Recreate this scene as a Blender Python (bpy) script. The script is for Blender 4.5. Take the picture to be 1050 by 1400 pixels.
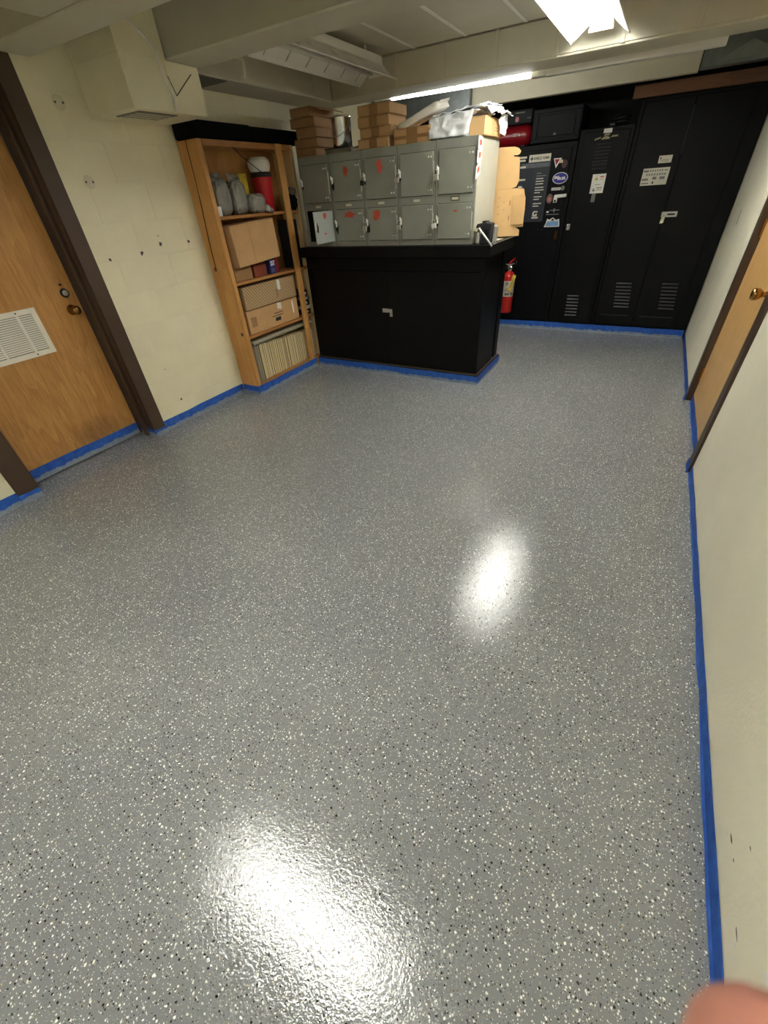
import bpy, bmesh, math, random
from mathutils import Vector, Matrix, noise, Quaternion

for o in list(bpy.data.objects):
    bpy.data.objects.remove(o)
SC = bpy.context.scene
COL = SC.collection
random.seed(7)

# ------------------------------------------------------------------ camera
F_PX, W_PX, H_PX, CAM_H = 555.1, 1050, 1400, 1.45
YAW, PITCH, ROLL = (math.radians(a) for a in (31.505, 37.841, -4.137))
_f = Vector((-math.sin(YAW) * math.cos(PITCH), math.cos(YAW) * math.cos(PITCH), -math.sin(PITCH)))
_r = Vector((math.cos(YAW), math.sin(YAW), 0))
_u = _r.cross(_f)
CR = math.cos(ROLL) * _r + math.sin(ROLL) * _u
CU = -math.sin(ROLL) * _r + math.cos(ROLL) * _u
CF = _f
CPOS = Vector((0, 0, CAM_H))
cam = bpy.data.cameras.new('camera')
cam_o = bpy.data.objects.new('camera', cam)
COL.objects.link(cam_o)
m = Matrix((CR, CU, -CF)).transposed().to_4x4()
m.translation = CPOS
cam_o.matrix_world = m
cam.sensor_fit = 'AUTO'
cam.sensor_width = 36.0
cam.lens = F_PX / H_PX * 36.0
cam.clip_start = 0.005
cam.dof.use_dof = True
cam.dof.focus_distance = 3.0
cam.dof.aperture_fstop = 9.0
SC.camera = cam_o

# ------------------------------------------------------------------ world, exposure
wd = bpy.data.worlds.new('world')
SC.world = wd
wd.use_nodes = True
wd.node_tree.nodes['Background'].inputs[0].default_value = (0.5, 0.5, 0.45, 1)
wd.node_tree.nodes['Background'].inputs[1].default_value = 0.02
vs = SC.view_settings
vs.view_transform = 'Standard'
vs.look = 'None'
vs.gamma = 1.0
vs.use_curve_mapping = False
vs.exposure = 3.1
LAMP_NEAR, LAMP_MAIN, LAMP_STRIP = 11.0, 9.5, 3.4      # emission of the fluorescent tubes


# ------------------------------------------------------------------ pixel helpers (photo pixel -> point on a known plane)
def _ray(x, y):
    return CR * ((x - W_PX / 2) / F_PX) - CU * ((y - H_PX / 2) / F_PX) + CF


def at_x(p, X):
    d = _ray(*p)
    return CPOS + d * (X / d.x)


def at_y(p, Y):
    d = _ray(*p)
    return CPOS + d * (Y / d.y)


def at_z(p, Z):
    d = _ray(*p)
    return CPOS + d * ((Z - CAM_H) / d.z)


# ------------------------------------------------------------------ materials
def S(r, g, b):
    def c(v):
        v /= 255.0
        return v / 12.92 if v <= 0.04045 else ((v + 0.055) / 1.055) ** 2.4
    return (c(r), c(g), c(b), 1)


def mul(c, k):
    return (min(c[0] * k, 1), min(c[1] * k, 1), min(c[2] * k, 1), 1)


class NT:
    def __init__(self, name):
        self.m = bpy.data.materials.new(name)
        self.m.use_nodes = True
        self.t = self.m.node_tree
        self.p = self.t.nodes['Principled BSDF']

    def n(self, typ, **kw):
        nd = self.t.nodes.new(typ)
        for k, v in kw.items():
            if k in nd.inputs.keys():
                nd.inputs[k].default_value = v
            else:
                setattr(nd, k, v)
        return nd

    def l(self, a, b):
        self.t.links.new(a, b)

    def coord(self, scale=(1, 1, 1)):
        tc = self.n('ShaderNodeTexCoord')
        mp = self.n('ShaderNodeMapping')
        mp.inputs['Scale'].default_value = scale
        self.l(tc.outputs['Object'], mp.inputs['Vector'])
        return mp.outputs['Vector']

    def ramp(self, fac, stops):
        r = self.n('ShaderNodeValToRGB')
        e = r.color_ramp.elements
        e[0].position, e[0].color = stops[0]
        e[1].position, e[1].color = stops[-1]
        for s in stops[1:-1]:
            x = e.new(s[0])
            x.color = s[1]
        self.l(fac, r.inputs['Fac'])
        return r.outputs['Color']

    def math(self, op, a, b=None):
        nd = self.n('ShaderNodeMath', operation=op)
        for i, v in enumerate((a, b)):
            if v is None:
                continue
            if isinstance(v, (int, float)):
                nd.inputs[i].default_value = v
            else:
                self.l(v, nd.inputs[i])
        return nd.outputs[0]

    def mix(self, fac, a, b):
        nd = self.n('ShaderNodeMix', data_type='RGBA')
        for i, v in ((0, fac), (6, a), (7, b)):
            if isinstance(v, (int, float)):
                nd.inputs[i].default_value = v
            elif isinstance(v, tuple):
                nd.inputs[i].default_value = v
            else:
                self.l(v, nd.inputs[i])
        return nd.outputs[2]

    def bump(self, h, strength, dist=0.01):
        b = self.n('ShaderNodeBump')
        b.inputs['Strength'].default_value = strength
        b.inputs['Distance'].default_value = dist
        self.l(h, b.inputs['Height'])
        self.l(b.outputs['Normal'], self.p.inputs['Normal'])


def mat(name, col, rough=0.5, metal=0.0, var=0.08, vs_=6.0, bump=0.0, bs=60.0, coat=0.0, spec=None, scale=(1, 1, 1), trans=0.0):
    t = NT(name)
    t.p.inputs['Roughness'].default_value = rough
    t.p.inputs['Metallic'].default_value = metal
    t.p.inputs['Coat Weight'].default_value = coat
    t.p.inputs['Transmission Weight'].default_value = trans
    if spec is not None:
        t.p.inputs['Specular IOR Level'].default_value = spec
    v = t.coord(scale)
    n = t.n('ShaderNodeTexNoise', Scale=vs_, Detail=5.0, Roughness=0.6)
    t.l(v, n.inputs['Vector'])
    c = t.ramp(n.outputs['Fac'], [(0.3, mul(col, 1 - var)), (0.7, mul(col, 1 + var))])
    t.l(c, t.p.inputs['Base Color'])
    if bump:
        b = t.n('ShaderNodeTexNoise', Scale=bs, Detail=4.0)
        t.l(v, b.inputs['Vector'])
        t.bump(b.outputs['Fac'], bump)
    return t.m


def emis(name, col, strength):
    t = NT(name)
    t.p.inputs['Base Color'].default_value = (0.9, 0.9, 0.9, 1)
    t.p.inputs['Emission Color'].default_value = col
    t.p.inputs['Emission Strength'].default_value = strength
    return t.m


def wood(name, c1, c2, grain, rough=0.45, wav=6.0, con=0.35, coat=0.0, stain=None):
    """grain: scale vector, small along the grain; stain: (y, z, radius) of a dirty patch in object space"""
    t = NT(name)
    t.p.inputs['Roughness'].default_value = rough
    t.p.inputs['Coat Weight'].default_value = coat
    v = t.coord(grain)
    n1 = t.n('ShaderNodeTexNoise', Scale=0.9, Detail=2.0, Distortion=0.3)
    t.l(v, n1.inputs['Vector'])
    w = t.math('FRACT', t.math('MULTIPLY', n1.outputs['Fac'], wav))
    n2 = t.n('ShaderNodeTexNoise', Scale=16.0, Detail=5.0, Roughness=0.65)
    t.l(v, n2.inputs['Vector'])
    f = t.math('ADD', t.math('MULTIPLY', t.math('SUBTRACT', w, 0.5), con), t.math('ADD', t.math('MULTIPLY', t.math('SUBTRACT', n2.outputs['Fac'], 0.5), 1.3), 0.55))
    c = t.ramp(f, [(0.05, c2), (0.95, c1)])
    if stain:
        tc = t.n('ShaderNodeTexCoord')
        sp = t.n('ShaderNodeSeparateXYZ')
        t.l(tc.outputs['Object'], sp.inputs[0])
        dy = t.math('MULTIPLY', t.math('SUBTRACT', sp.outputs['Y'], stain[0]), 1.0 / stain[2])
        dz = t.math('MULTIPLY', t.math('SUBTRACT', sp.outputs['Z'], stain[1]), 1.5 / stain[2])
        d = t.math('ADD', t.math('MULTIPLY', dy, dy), t.math('MULTIPLY', dz, dz))
        n3 = t.n('ShaderNodeTexNoise', Scale=22.0, Detail=6.0, Roughness=0.7)
        t.l(tc.outputs['Object'], n3.inputs['Vector'])
        a = t.math('MULTIPLY', t.math('SUBTRACT', 1.0, d), t.math('MULTIPLY', n3.outputs['Fac'], 1.0))
        a.node.use_clamp = True
        c = t.mix(a, c, mul(c2, 0.35))
    t.l(c, t.p.inputs['Base Color'])
    t.bump(n2.outputs['Fac'], 0.05, 0.003)
    return t.m


def floor_mat():
    t = NT('epoxy_floor')
    v = t.coord()
    nz = t.n('ShaderNodeTexNoise', Scale=90.0, Detail=2.0)
    t.l(v, nz.inputs['Vector'])
    off = t.n('ShaderNodeVectorMath', operation='MULTIPLY_ADD')
    t.l(nz.outputs['Color'], off.inputs[0])
    off.inputs[1].default_value = (0.006, 0.006, 0)
    t.l(v, off.inputs[2])
    vv = off.outputs[0]
    big = t.n('ShaderNodeTexNoise', Scale=1.6, Detail=4.0)
    t.l(v, big.inputs['Vector'])
    col = t.ramp(big.outputs['Fac'], [(0.3, S(131, 134, 136)), (0.7, S(140, 142, 143))])
    height = None
    for sc, rmax, c, dens, seed in ((72, 0.26, S(250, 250, 245), 0.42, 0.0), (112, 0.28, S(240, 242, 238), 0.38, 3.7), (185, 0.28, S(222, 224, 222), 0.34, 9.1), (80, 0.24, S(26, 26, 28), 0.36, 5.3),
                                    (140, 0.24, S(40, 40, 42), 0.36, 1.9), (90, 0.22, S(160, 148, 120), 0.2, 7.7)):
        vo = t.n('ShaderNodeTexVoronoi', voronoi_dimensions='2D', feature='F1', distance='MINKOWSKI')
        vo.inputs['Exponent'].default_value = 1.3
        vo.inputs['Scale'].default_value = sc
        sh = t.n('ShaderNodeVectorMath', operation='ADD')
        t.l(vv, sh.inputs[0])
        sh.inputs[1].default_value = (seed, seed * 0.7, 0)
        t.l(sh.outputs[0], vo.inputs['Vector'])
        sep = t.n('ShaderNodeSeparateColor')
        t.l(vo.outputs['Color'], sep.inputs[0])
        r = t.math('MULTIPLY', sep.outputs[0], rmax)
        keep = t.math('LESS_THAN', sep.outputs[1], dens)
        msk = t.math('MULTIPLY', t.math('LESS_THAN', vo.outputs['Distance'], r), keep)
        col = t.mix(msk, col, c)
        height = msk if height is None else t.math('MAXIMUM', height, msk)
    t.l(col, t.p.inputs['Base Color'])
    t.p.inputs['Roughness'].default_value = 0.08
    t.p.inputs['IOR'].default_value = 1.58
    fine = t.n('ShaderNodeTexNoise', Scale=290.0, Detail=1.0)
    t.l(v, fine.inputs['Vector'])
    peel = t.n('ShaderNodeTexNoise', Scale=120.0, Detail=1.0)
    t.l(v, peel.inputs['Vector'])
    h = t.math('ADD', t.math('MULTIPLY', height, 0.25), t.math('ADD', t.math('MULTIPLY', fine.outputs['Fac'], 0.5), peel.outputs['Fac']))
    t.bump(h, 0.42, 0.0014)
    return t.m


def tape_mat(level=0.03, dark=1.0):
    t = NT('blue_tape')
    t.p.inputs['Roughness'].default_value = 0.55
    tc = t.n('ShaderNodeTexCoord')
    sp = t.n('ShaderNodeSeparateXYZ')
    t.l(tc.outputs['Object'], sp.inputs[0])
    n = t.n('ShaderNodeTexNoise', Scale=9.0, Detail=6.0, Roughness=0.7)
    t.l(tc.outputs['Object'], n.inputs['Vector'])
    edge = t.math('ADD', sp.outputs['Z'], t.math('MULTIPLY', t.math('SUBTRACT', n.outputs['Fac'], 0.5), 0.075))
    painted = t.math('LESS_THAN', edge, level)
    n2 = t.n('ShaderNodeTexNoise', Scale=30.0, Detail=4.0)
    t.l(tc.outputs['Object'], n2.inputs['Vector'])
    blue = t.ramp(n2.outputs['Fac'], [(0.3, mul(S(24, 84, 186), dark)), (0.7, mul(S(44, 110, 212), dark))])
    grey = t.ramp(n2.outputs['Fac'], [(0.3, S(120, 132, 150)), (0.7, S(142, 150, 160))])
    t.l(t.mix(painted, blue, grey), t.p.inputs['Base Color'])
    t.bump(n2.outputs['Fac'], 0.2, 0.004)
    return t.m


def hatch_mat():
    t = NT('hatched_kraft')
    t.p.inputs['Roughness'].default_value = 0.8
    v = t.coord()
    w = t.n('ShaderNodeTexWave', wave_type='BANDS', bands_direction='DIAGONAL')
    w.inputs['Scale'].default_value = 20.0
    w.inputs['Distortion'].default_value = 1.2
    w.inputs['Detail'].default_value = 2.0
    t.l(v, w.inputs['Vector'])
    t.l(t.ramp(w.outputs['Fac'], [(0.3, S(150, 120, 82)), (0.6, S(192, 164, 122))]), t.p.inputs['Base Color'])
    return t.m


M = {}
M['floor'] = floor_mat()
M['wall'] = mat('cream_block_paint', S(236, 228, 196), 0.6, var=0.04, vs_=3, bump=0.2, bs=90)
M['wallr'] = mat('cream_plaster', S(236, 230, 206), 0.55, var=0.05, vs_=2.5, bump=0.12, bs=70)
M['beam'] = mat('cream_beam_paint', S(200, 195, 174), 0.6, var=0.05, vs_=4, bump=0.1)
M['ceil'] = mat('ceiling_panel_paint', S(198, 194, 174), 0.65, var=0.05, vs_=5, bump=0.08)
M['tape'] = tape_mat(0.03, 0.85)
M['tape_clean'] = tape_mat(-0.02, 0.68)
M['oak'] = wood('oak_veneer', S(206, 154, 86), S(156, 104, 50), (6, 6, 0.7), 0.4, wav=9.0, con=0.3, coat=0.1, stain=(0.13, 0.16, 0.2))
M['brown'] = mat('brown_metal_paint', S(74, 56, 42), 0.42, var=0.06)
M['pine'] = wood('pine_board', S(218, 164, 96), S(178, 122, 60), (9, 9, 0.7), 0.5, wav=4.0)
M['pine_l'] = wood('pale_pine', S(232, 202, 150), S(204, 166, 110), (9, 9, 0.7), 0.55, wav=4.0)
M['ply'] = wood('plywood_back', S(196, 148, 86), S(158, 112, 58), (6, 6, 0.9), 0.55, wav=4.0)
M['shelf'] = wood('shelf_board', S(190, 136, 76), S(152, 102, 52), (9, 0.7, 9), 0.5, wav=4.0)
M['redwood'] = wood('brown_plank', S(132, 90, 62), S(98, 64, 44), (0.8, 9, 9), 0.55, wav=4.0)
M['black'] = mat('black_paint', S(9, 10, 10), 0.5, spec=0.16, var=0.2, vs_=9, bump=0.05)
M['black2'] = mat('black_blue_steel', S(8, 10, 13), 0.48, spec=0.16, var=0.2, vs_=9, bump=0.04)
M['blackwood'] = mat('black_painted_wood', S(8, 8, 8), 0.48, spec=0.16, var=0.25, vs_=12, bump=0.06)
M['blackwall'] = mat('black_wall_paint', S(18, 19, 20), 0.6, spec=0.2, var=0.15)
M['blackcloth'] = mat('black_cloth', S(9, 9, 11), 0.85, spec=0.1, var=0.3, vs_=20, bump=0.3, bs=30)
M['black_edge'] = mat('highlit_black_edge', S(44, 45, 44), 0.42, spec=0.4)  # paler black that paints edge highlights onto louvres, stiffeners and door seam
M['void'] = mat('dark_interior', S(8, 8, 9), 0.9)
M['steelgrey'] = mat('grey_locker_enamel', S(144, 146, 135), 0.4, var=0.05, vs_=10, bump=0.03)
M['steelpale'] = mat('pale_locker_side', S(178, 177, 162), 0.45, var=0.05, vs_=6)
M['steelopen'] = mat('locker_door_inside', S(172, 178, 172), 0.4, var=0.05)
M['chrome'] = mat('chrome', S(236, 236, 232), 0.22, 1.0, var=0.04)
M['steel'] = mat('dull_steel', S(206, 206, 202), 0.42, 0.8, var=0.08)
M['galv'] = mat('galvanised_sheet', S(120, 126, 126), 0.4, 0.7, var=0.15, vs_=14)
M['brass'] = mat('brass', S(176, 134, 76), 0.22, 1.0, var=0.08)
M['darkmetal'] = mat('dark_metal', S(46, 46, 46), 0.4, 0.6)
M['kraft'] = mat('kraft_board', S(196, 156, 106), 0.8, var=0.06, vs_=12)
M['kraft_d'] = mat('dark_kraft_board', S(158, 120, 78), 0.8, var=0.08, vs_=12)
M['kraft_l'] = mat('light_kraft_board', S(214, 176, 122), 0.8, var=0.05, vs_=10)
M['hatch'] = hatch_mat()
M['ptape'] = mat('packing_tape', S(150, 112, 68), 0.35, var=0.05)
M['white'] = mat('white_enamel', S(236, 234, 226), 0.35, var=0.03)
M['vent'] = mat('vent_white', S(238, 232, 216), 0.4, var=0.03)
M['paper'] = mat('white_paper', S(232, 230, 222), 0.7, var=0.04)
M['signwhite'] = mat('sign_white', S(214, 210, 192), 0.6, var=0.05)
M['print'] = mat('print_grey', S(120, 122, 116), 0.7)
M['printk'] = mat('print_black', S(24, 24, 26), 0.7)
M['red'] = mat('red_enamel', S(196, 32, 28), 0.3, var=0.06, coat=0.3)
M['darkred'] = mat('dark_red_tank', S(140, 18, 30), 0.3, var=0.08, coat=0.3)
M['redcup'] = mat('red_plastic', S(186, 20, 34), 0.3, var=0.08)
M['spray'] = mat('red_spray_paint', S(206, 88, 64), 0.6, var=0.15, vs_=30)
M['orange'] = mat('orange_red_print', S(226, 84, 62), 0.6)
M['yellow'] = mat('yellow_box', S(206, 184, 52), 0.6, var=0.25, vs_=40)
M['yellowtag'] = mat('yellow_tag', S(238, 214, 88), 0.6)
M['blue'] = mat('blue_sticker', S(42, 42, 150), 0.4)
M['blue2'] = mat('pale_blue_sticker', S(122, 166, 214), 0.4, var=0.2, vs_=40)
M['bluebox'] = mat('blue_carton', S(34, 44, 112), 0.5)
M['greydark'] = mat('dark_poster', S(40, 46, 56), 0.4)
M['maroon'] = mat('faded_red', S(70, 38, 42), 0.5)
M['bag'] = mat('grey_plastic_bag', S(146, 144, 136), 0.16, var=0.1, vs_=10, bump=0.9, bs=30, coat=0.8, scale=(1, 1, 0.35))
M['plastic'] = mat('milky_plastic', S(243, 245, 246), 0.42, var=0.03, vs_=10, bump=0.3, bs=26)
M['envelope'] = mat('padded_envelope', S(240, 234, 220), 0.5, var=0.04, bump=0.3, bs=60)
M['page'] = mat('yellowed_paper', S(222, 206, 158), 0.8, var=0.18, vs_=60, scale=(1, 6, 1))
M['page2'] = mat('grey_paper', S(132, 126, 108), 0.8, var=0.12, vs_=60, scale=(1, 6, 1))
M['folder'] = mat('pale_folder', S(196, 190, 166), 0.6)
M['stain'] = mat('wall_chip_dark', S(86, 82, 76), 0.8)
M['cover'] = mat('painted_cover', S(222, 214, 184), 0.55)
M['skin'] = mat('skin', S(138, 90, 74), 0.55, var=0.15, vs_=110)
M['skin'].node_tree.nodes['Principled BSDF'].inputs['Subsurface Weight'].default_value = 0.15
M['skin'].node_tree.nodes['Principled BSDF'].inputs['Subsurface Radius'].default_value = (0.01, 0.004, 0.002)
M['padlock'] = mat('scuffed_padlock', S(176, 172, 160), 0.4, 0.3, var=0.15, vs_=60)
M['rod'] = mat('bright_rod', S(236, 236, 232), 0.35, 0.4, var=0.02)
M['nail'] = mat('nail', S(226, 176, 158), 0.3)
TUBECOL = (0.98, 0.985, 0.95, 1)
M['tube_main'] = emis('lit_tube', TUBECOL, LAMP_MAIN)
M['tube_near'] = emis('lit_tube_near', TUBECOL, LAMP_NEAR)
M['tube_strip'] = emis('lit_tube_strip', TUBECOL, LAMP_STRIP)
M['tube_off'] = mat('unlit_tube', S(214, 212, 200), 0.3)


# ------------------------------------------------------------------ mesh builder
class MB:
    def __init__(self, mtx=None):
        self.v, self.f, self.mtx = [], [], mtx

    def add(self, vs_, fs):
        k = len(self.v)
        for p in vs_:
            p = Vector(p)
            self.v.append(self.mtx @ p if self.mtx else p)
        self.f += [[i + k for i in q] for q in fs]
        return self

    def box(self, x0, x1, y0, y1, z0, z1):
        return self.add([(x0, y0, z0), (x1, y0, z0), (x1, y1, z0), (x0, y1, z0), (x0, y0, z1), (x1, y0, z1), (x1, y1, z1), (x0, y1, z1)],
                        [(0, 3, 2, 1), (4, 5, 6, 7), (0, 1, 5, 4), (1, 2, 6, 5), (2, 3, 7, 6), (3, 0, 4, 7)])

    def prism(self, pts, ext):
        n = len(pts)
        e = Vector(ext)
        a = [Vector(p) for p in pts]
        nrm = Vector((0, 0, 0))
        for i in range(n):
            nrm += a[i].cross(a[(i + 1) % n])
        if nrm.dot(e) > 0:
            a.reverse()
        return self.add(a + [p + e for p in a], [list(range(n)), list(range(2 * n - 1, n - 1, -1))] + [(i, i + n, (i + 1) % n + n, (i + 1) % n) for i in range(n)])

    def tube(self, pts, r, n=8, caps=True):
        pts = [Vector(p) for p in pts]
        rs = r if isinstance(r, (list, tuple)) else [r] * len(pts)
        rings, t0, ref = [], None, None
        for i, p in enumerate(pts):
            a = pts[max(i - 1, 0)]
            b = pts[min(i + 1, len(pts) - 1)]
            t = (b - a).normalized()
            if ref is None:
                ref = t.orthogonal().normalized()
            else:
                ref = (ref - t * ref.dot(t)).normalized()
            bi = t.cross(ref)
            rings.append([p + (ref * math.cos(2 * math.pi * k / n) + bi * math.sin(2 * math.pi * k / n)) * rs[i] for k in range(n)])
        vs_ = [q for rg in rings for q in rg]
        fs = [(i * n + k, i * n + (k + 1) % n, (i + 1) * n + (k + 1) % n, (i + 1) * n + k) for i in range(len(pts) - 1) for k in range(n)]
        if caps:
            fs += [list(range(n - 1, -1, -1)), [(len(pts) - 1) * n + k for k in range(n)]]
        return self.add(vs_, fs)

    def cyl(self, p0, p1, r, n=16, r2=None):
        return self.tube([p0, p1], [r, r if r2 is None else r2], n)

    def lathe(self, prof, base, n=24, axis=(0, 0, 1)):
        q = Vector((0, 0, 1)).rotation_difference(Vector(axis))
        base = Vector(base)
        vs_, fs = [], []
        for (r, z) in prof:
            for k in range(n):
                a = 2 * math.pi * k / n
                vs_.append(base + q @ Vector((r * math.cos(a), r * math.sin(a), z)))
        for i in range(len(prof) - 1):
            for k in range(n):
                fs.append((i * n + k, i * n + (k + 1) % n, (i + 1) * n + (k + 1) % n, (i + 1) * n + k))
        fs.append(list(range(n - 1, -1, -1)))
        fs.append([(len(prof) - 1) * n + k for k in range(n)])
        return self.add(vs_, fs)

    def blob(self, c, size, seed=0, amp=0.15, freq=3.0, e=0.5, nu=28, nv=18, ridge=False):
        c, size = Vector(c), Vector(size)
        off = Vector((seed * 3.1, seed * 1.7, seed * 0.9))

        def pw(x):
            return math.copysign(abs(x) ** e, x)
        vs_, fs = [], []
        for j in range(nv + 1):
            ph = -math.pi / 2 + math.pi * j / nv
            for i in range(nu):
                th = 2 * math.pi * i / nu
                d = Vector((pw(math.cos(ph)) * pw(math.cos(th)), pw(math.cos(ph)) * pw(math.sin(th)), pw(math.sin(ph))))
                k = noise.noise(d * freq + off) + 0.5 * noise.noise(d * freq * 2.3 + off)
                if ridge:
                    k = 0.4 - abs(k) * 1.6
                d *= 1 + amp * k
                vs_.append(c + Vector((d.x * size.x / 2, d.y * size.y / 2, d.z * size.z / 2)))
        for j in range(nv):
            for i in range(nu):
                fs.append((j * nu + i, j * nu + (i + 1) % nu, (j + 1) * nu + (i + 1) % nu, (j + 1) * nu + i))
        return self.add(vs_, fs)


def sheet_mb(p00, p10, p11, p01, nu=24, nv=24, amp=0.02, freq=9.0, seed=0, edge=0.3):
    """crumpled sheet between four corners"""
    p00, p10, p11, p01 = (Vector(p) for p in (p00, p10, p11, p01))
    nrm = (p10 - p00).cross(p01 - p00).normalized()
    vs_, fs = [], []
    off = Vector((seed * 5.3, seed * 2.9, seed))
    for j in range(nv + 1):
        for i in range(nu + 1):
            u, v = i / nu, j / nv
            p = p00.lerp(p10, u).lerp(p01.lerp(p11, u), v)
            a = noise.noise(p * freq + off)
            b = noise.noise(p * freq * 2.4 + off * 2)
            q = p + nrm * amp * (1 - 2.2 * abs(a) - 0.8 * abs(b)) + Vector((noise.noise(p * 14 + off), noise.noise(p * 14 - off), 0)) * amp * edge
            vs_.append(q)
    for j in range(nv):
        for i in range(nu):
            k = j * (nu + 1) + i
            fs.append((k, k + 1, k + nu + 2, k + nu + 1))
    return MB().add(vs_, fs)


BASE = {}


def mk(name, mb, material, parent=None, base=None, bevel=0.0, smooth=False, solid=0.0, seg=1):
    """one mesh object; world coordinates in, origin at the base of the thing"""
    if parent is not None:
        b = BASE[parent.name]
    elif base is not None:
        b = Vector(base)
    else:
        xs = [p.x for p in mb.v]
        ys = [p.y for p in mb.v]
        b = Vector(((min(xs) + max(xs)) / 2, (min(ys) + max(ys)) / 2, min(p.z for p in mb.v)))
    me = bpy.data.meshes.new(name)
    me.from_pydata([tuple(p - b) for p in mb.v], [], mb.f)
    me.update()
    if smooth:
        me.polygons.foreach_set('use_smooth', [True] * len(me.polygons))
    me.materials.append(M[material] if isinstance(material, str) else material)
    o = bpy.data.objects.new(name, me)
    COL.objects.link(o)
    if parent is not None:
        o.parent = parent
    else:
        o.location = b
    BASE[o.name] = b
    if solid:
        s = o.modifiers.new('solid', 'SOLIDIFY')
        s.thickness = solid
        s.offset = 0
    if bevel:
        bv = o.modifiers.new('bevel', 'BEVEL')
        bv.width = bevel
        bv.segments = seg
        bv.limit_method = 'ANGLE'
        bv.angle_limit = math.radians(40)
    if smooth and bevel == 0 and not solid:
        pass
    return o


def thing(name, loc, label=None, cat=None, group=None, kind=None):
    o = bpy.data.objects.new(name, None)
    o.empty_display_size = 0.05
    COL.objects.link(o)
    o.location = loc
    BASE[o.name] = Vector(loc)
    tag(o, label, cat, group, kind)
    return o


def tag(o, label=None, cat=None, group=None, kind=None):
    for k, v in (('label', label), ('category', cat), ('group', group), ('kind', kind)):
        if v:
            o[k] = v
    return o


def text_mb(s, p0, width, right, up, height=None, off=0.0008, bold=0.0):
    """flat lettering as a mesh: lower-left corner p0, fitted to width"""
    cu = bpy.data.curves.new('lettering', 'FONT')
    cu.body = s
    cu.size = 1.0
    cu.offset = bold
    o = bpy.data.objects.new('lettering_tmp', cu)
    COL.objects.link(o)
    dg = bpy.context.evaluated_depsgraph_get()
    me = bpy.data.meshes.new_from_object(o.evaluated_get(dg))
    xs = [v.co.x for v in me.vertices]
    ys = [v.co.y for v in me.vertices]
    x0, w = min(xs), max(xs) - min(xs)
    y0, h = min(ys), max(ys) - min(ys)
    sx = width / w
    sy = sx if height is None else height / h
    right, up = Vector(right).normalized(), Vector(up).normalized()
    nrm = right.cross(up)
    p0 = Vector(p0)
    mb = MB()
    mb.add([p0 + right * ((v.co.x - x0) * sx) + up * ((v.co.y - y0) * sy) + nrm * off for v in me.vertices], [list(p.vertices) for p in me.polygons])
    bpy.data.objects.remove(o)
    bpy.data.curves.remove(cu)
    bpy.data.meshes.remove(me)
    return mb


XL, XR, YB = -3.17, 0.553, 6.25
YN = -1.7
ZB = 2.14       # underside of the beams
ZC = 2.34       # ceiling panels
ZS = 2.66       # slab above

# ------------------------------------------------------------------ setting: floor, walls, ceiling
tag(mk('floor', MB().box(-3.8, 1.0, YN - 0.2, YB + 0.1, -0.06, 0.0), 'floor', base=(0, 0, 0)), 'grey epoxy floor speckled with white, black and tan flakes', 'floor', kind='structure')
dy0, dy1, dzt = 0.79, 1.70, 2.09
wl = mk('wall_left', MB().box(XL - 0.24, XL - 0.003, YN, dy0, 0, ZS).box(XL - 0.24, XL - 0.003, dy1, YB, 0, ZS).box(XL - 0.24, XL - 0.003, dy0, dy1, dzt, ZS), 'wall', base=(XL, 0, 0))
tag(wl, 'cream painted concrete block wall with a wooden door', 'wall', kind='structure')
bw, bh, jt = 0.4064, 0.2035, 0.0065
shared = {}
for c in range(-1, 12):
    z0 = max(c * bh - 0.017, 0.0)
    z1 = min((c + 1) * bh - 0.017, 2.30)
    if z1 - z0 < 0.03:
        continue
    off = 1.94 if c % 2 else 2.143
    k0 = int(math.floor((-0.3 - off) / bw))
    for k in range(k0, 12):
        a, b = off + k * bw, off + (k + 1) * bw
        for (lo, hi) in ((0.0, 0.69), (1.78, 4.95)):
            y0, y1 = max(a, lo), min(b, hi)
            if z0 > dzt:
                y0, y1 = (a, b) if lo == 0.0 and b < 1.78 else (max(a, 1.78), min(b, 4.95)) if lo > 1 else (0, 0)
            if y1 - y0 < 0.03:
                continue
            key = (round(y1 - y0, 3), round(z1 - z0, 3))
            if key not in shared:
                mb = MB().box(-0.02, 0.0, jt / 2, y1 - y0 - jt / 2, jt / 2, z1 - z0 - jt / 2)
                BASE['tmp'] = Vector((0, 0, 0))
                o = mk('concrete_block', mb, 'wall', base=(0, 0, 0), bevel=0.0014)
                shared[key] = o
                o.parent = wl
                o.location = (random.uniform(-0.0005, 0.0008), y0, z0)
            else:
                o = shared[key].copy()
                COL.objects.link(o)
                o.parent = wl
                o.location = (random.uniform(-0.0005, 0.0008), y0, z0)
# chips, holes and round blanking covers on the block wall
for (px, r) in (((150, 355), 0.010), ((194, 346), 0.016), ((219, 333), 0.013), ((258, 330), 0.012), ((248, 546), 0.009), ((226, 505), 0.004), ((216, 322), 0.005)):
    c = at_x(px, XL + 0.0012)
    pts = []
    for k in range(9):
        a = 2 * math.pi * k / 9
        rr = r * random.uniform(0.5, 1.25)
        pts.append((c.x, c.y + rr * math.cos(a), c.z + rr * 1.1 * math.sin(a)))
    mk('paint_chip', MB().prism(pts, (0.0006, 0, 0)), 'stain', wl)
for px in ((80, 140), (122, 249)):
    c = at_x(px, XL)
    cv = mk('round_cover', MB().lathe([(0.034, 0), (0.034, 0.003), (0.03, 0.005)], c, 28, (1, 0, 0)), 'cover', wl)
    for s in (-1, 1):
        mk('screw', MB().lathe([(0.006, 0), (0.005, 0.002)], c + Vector((0.005, 0.022 * s, 0.0)), 10, (1, 0, 0)), 'stain', cv)

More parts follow.
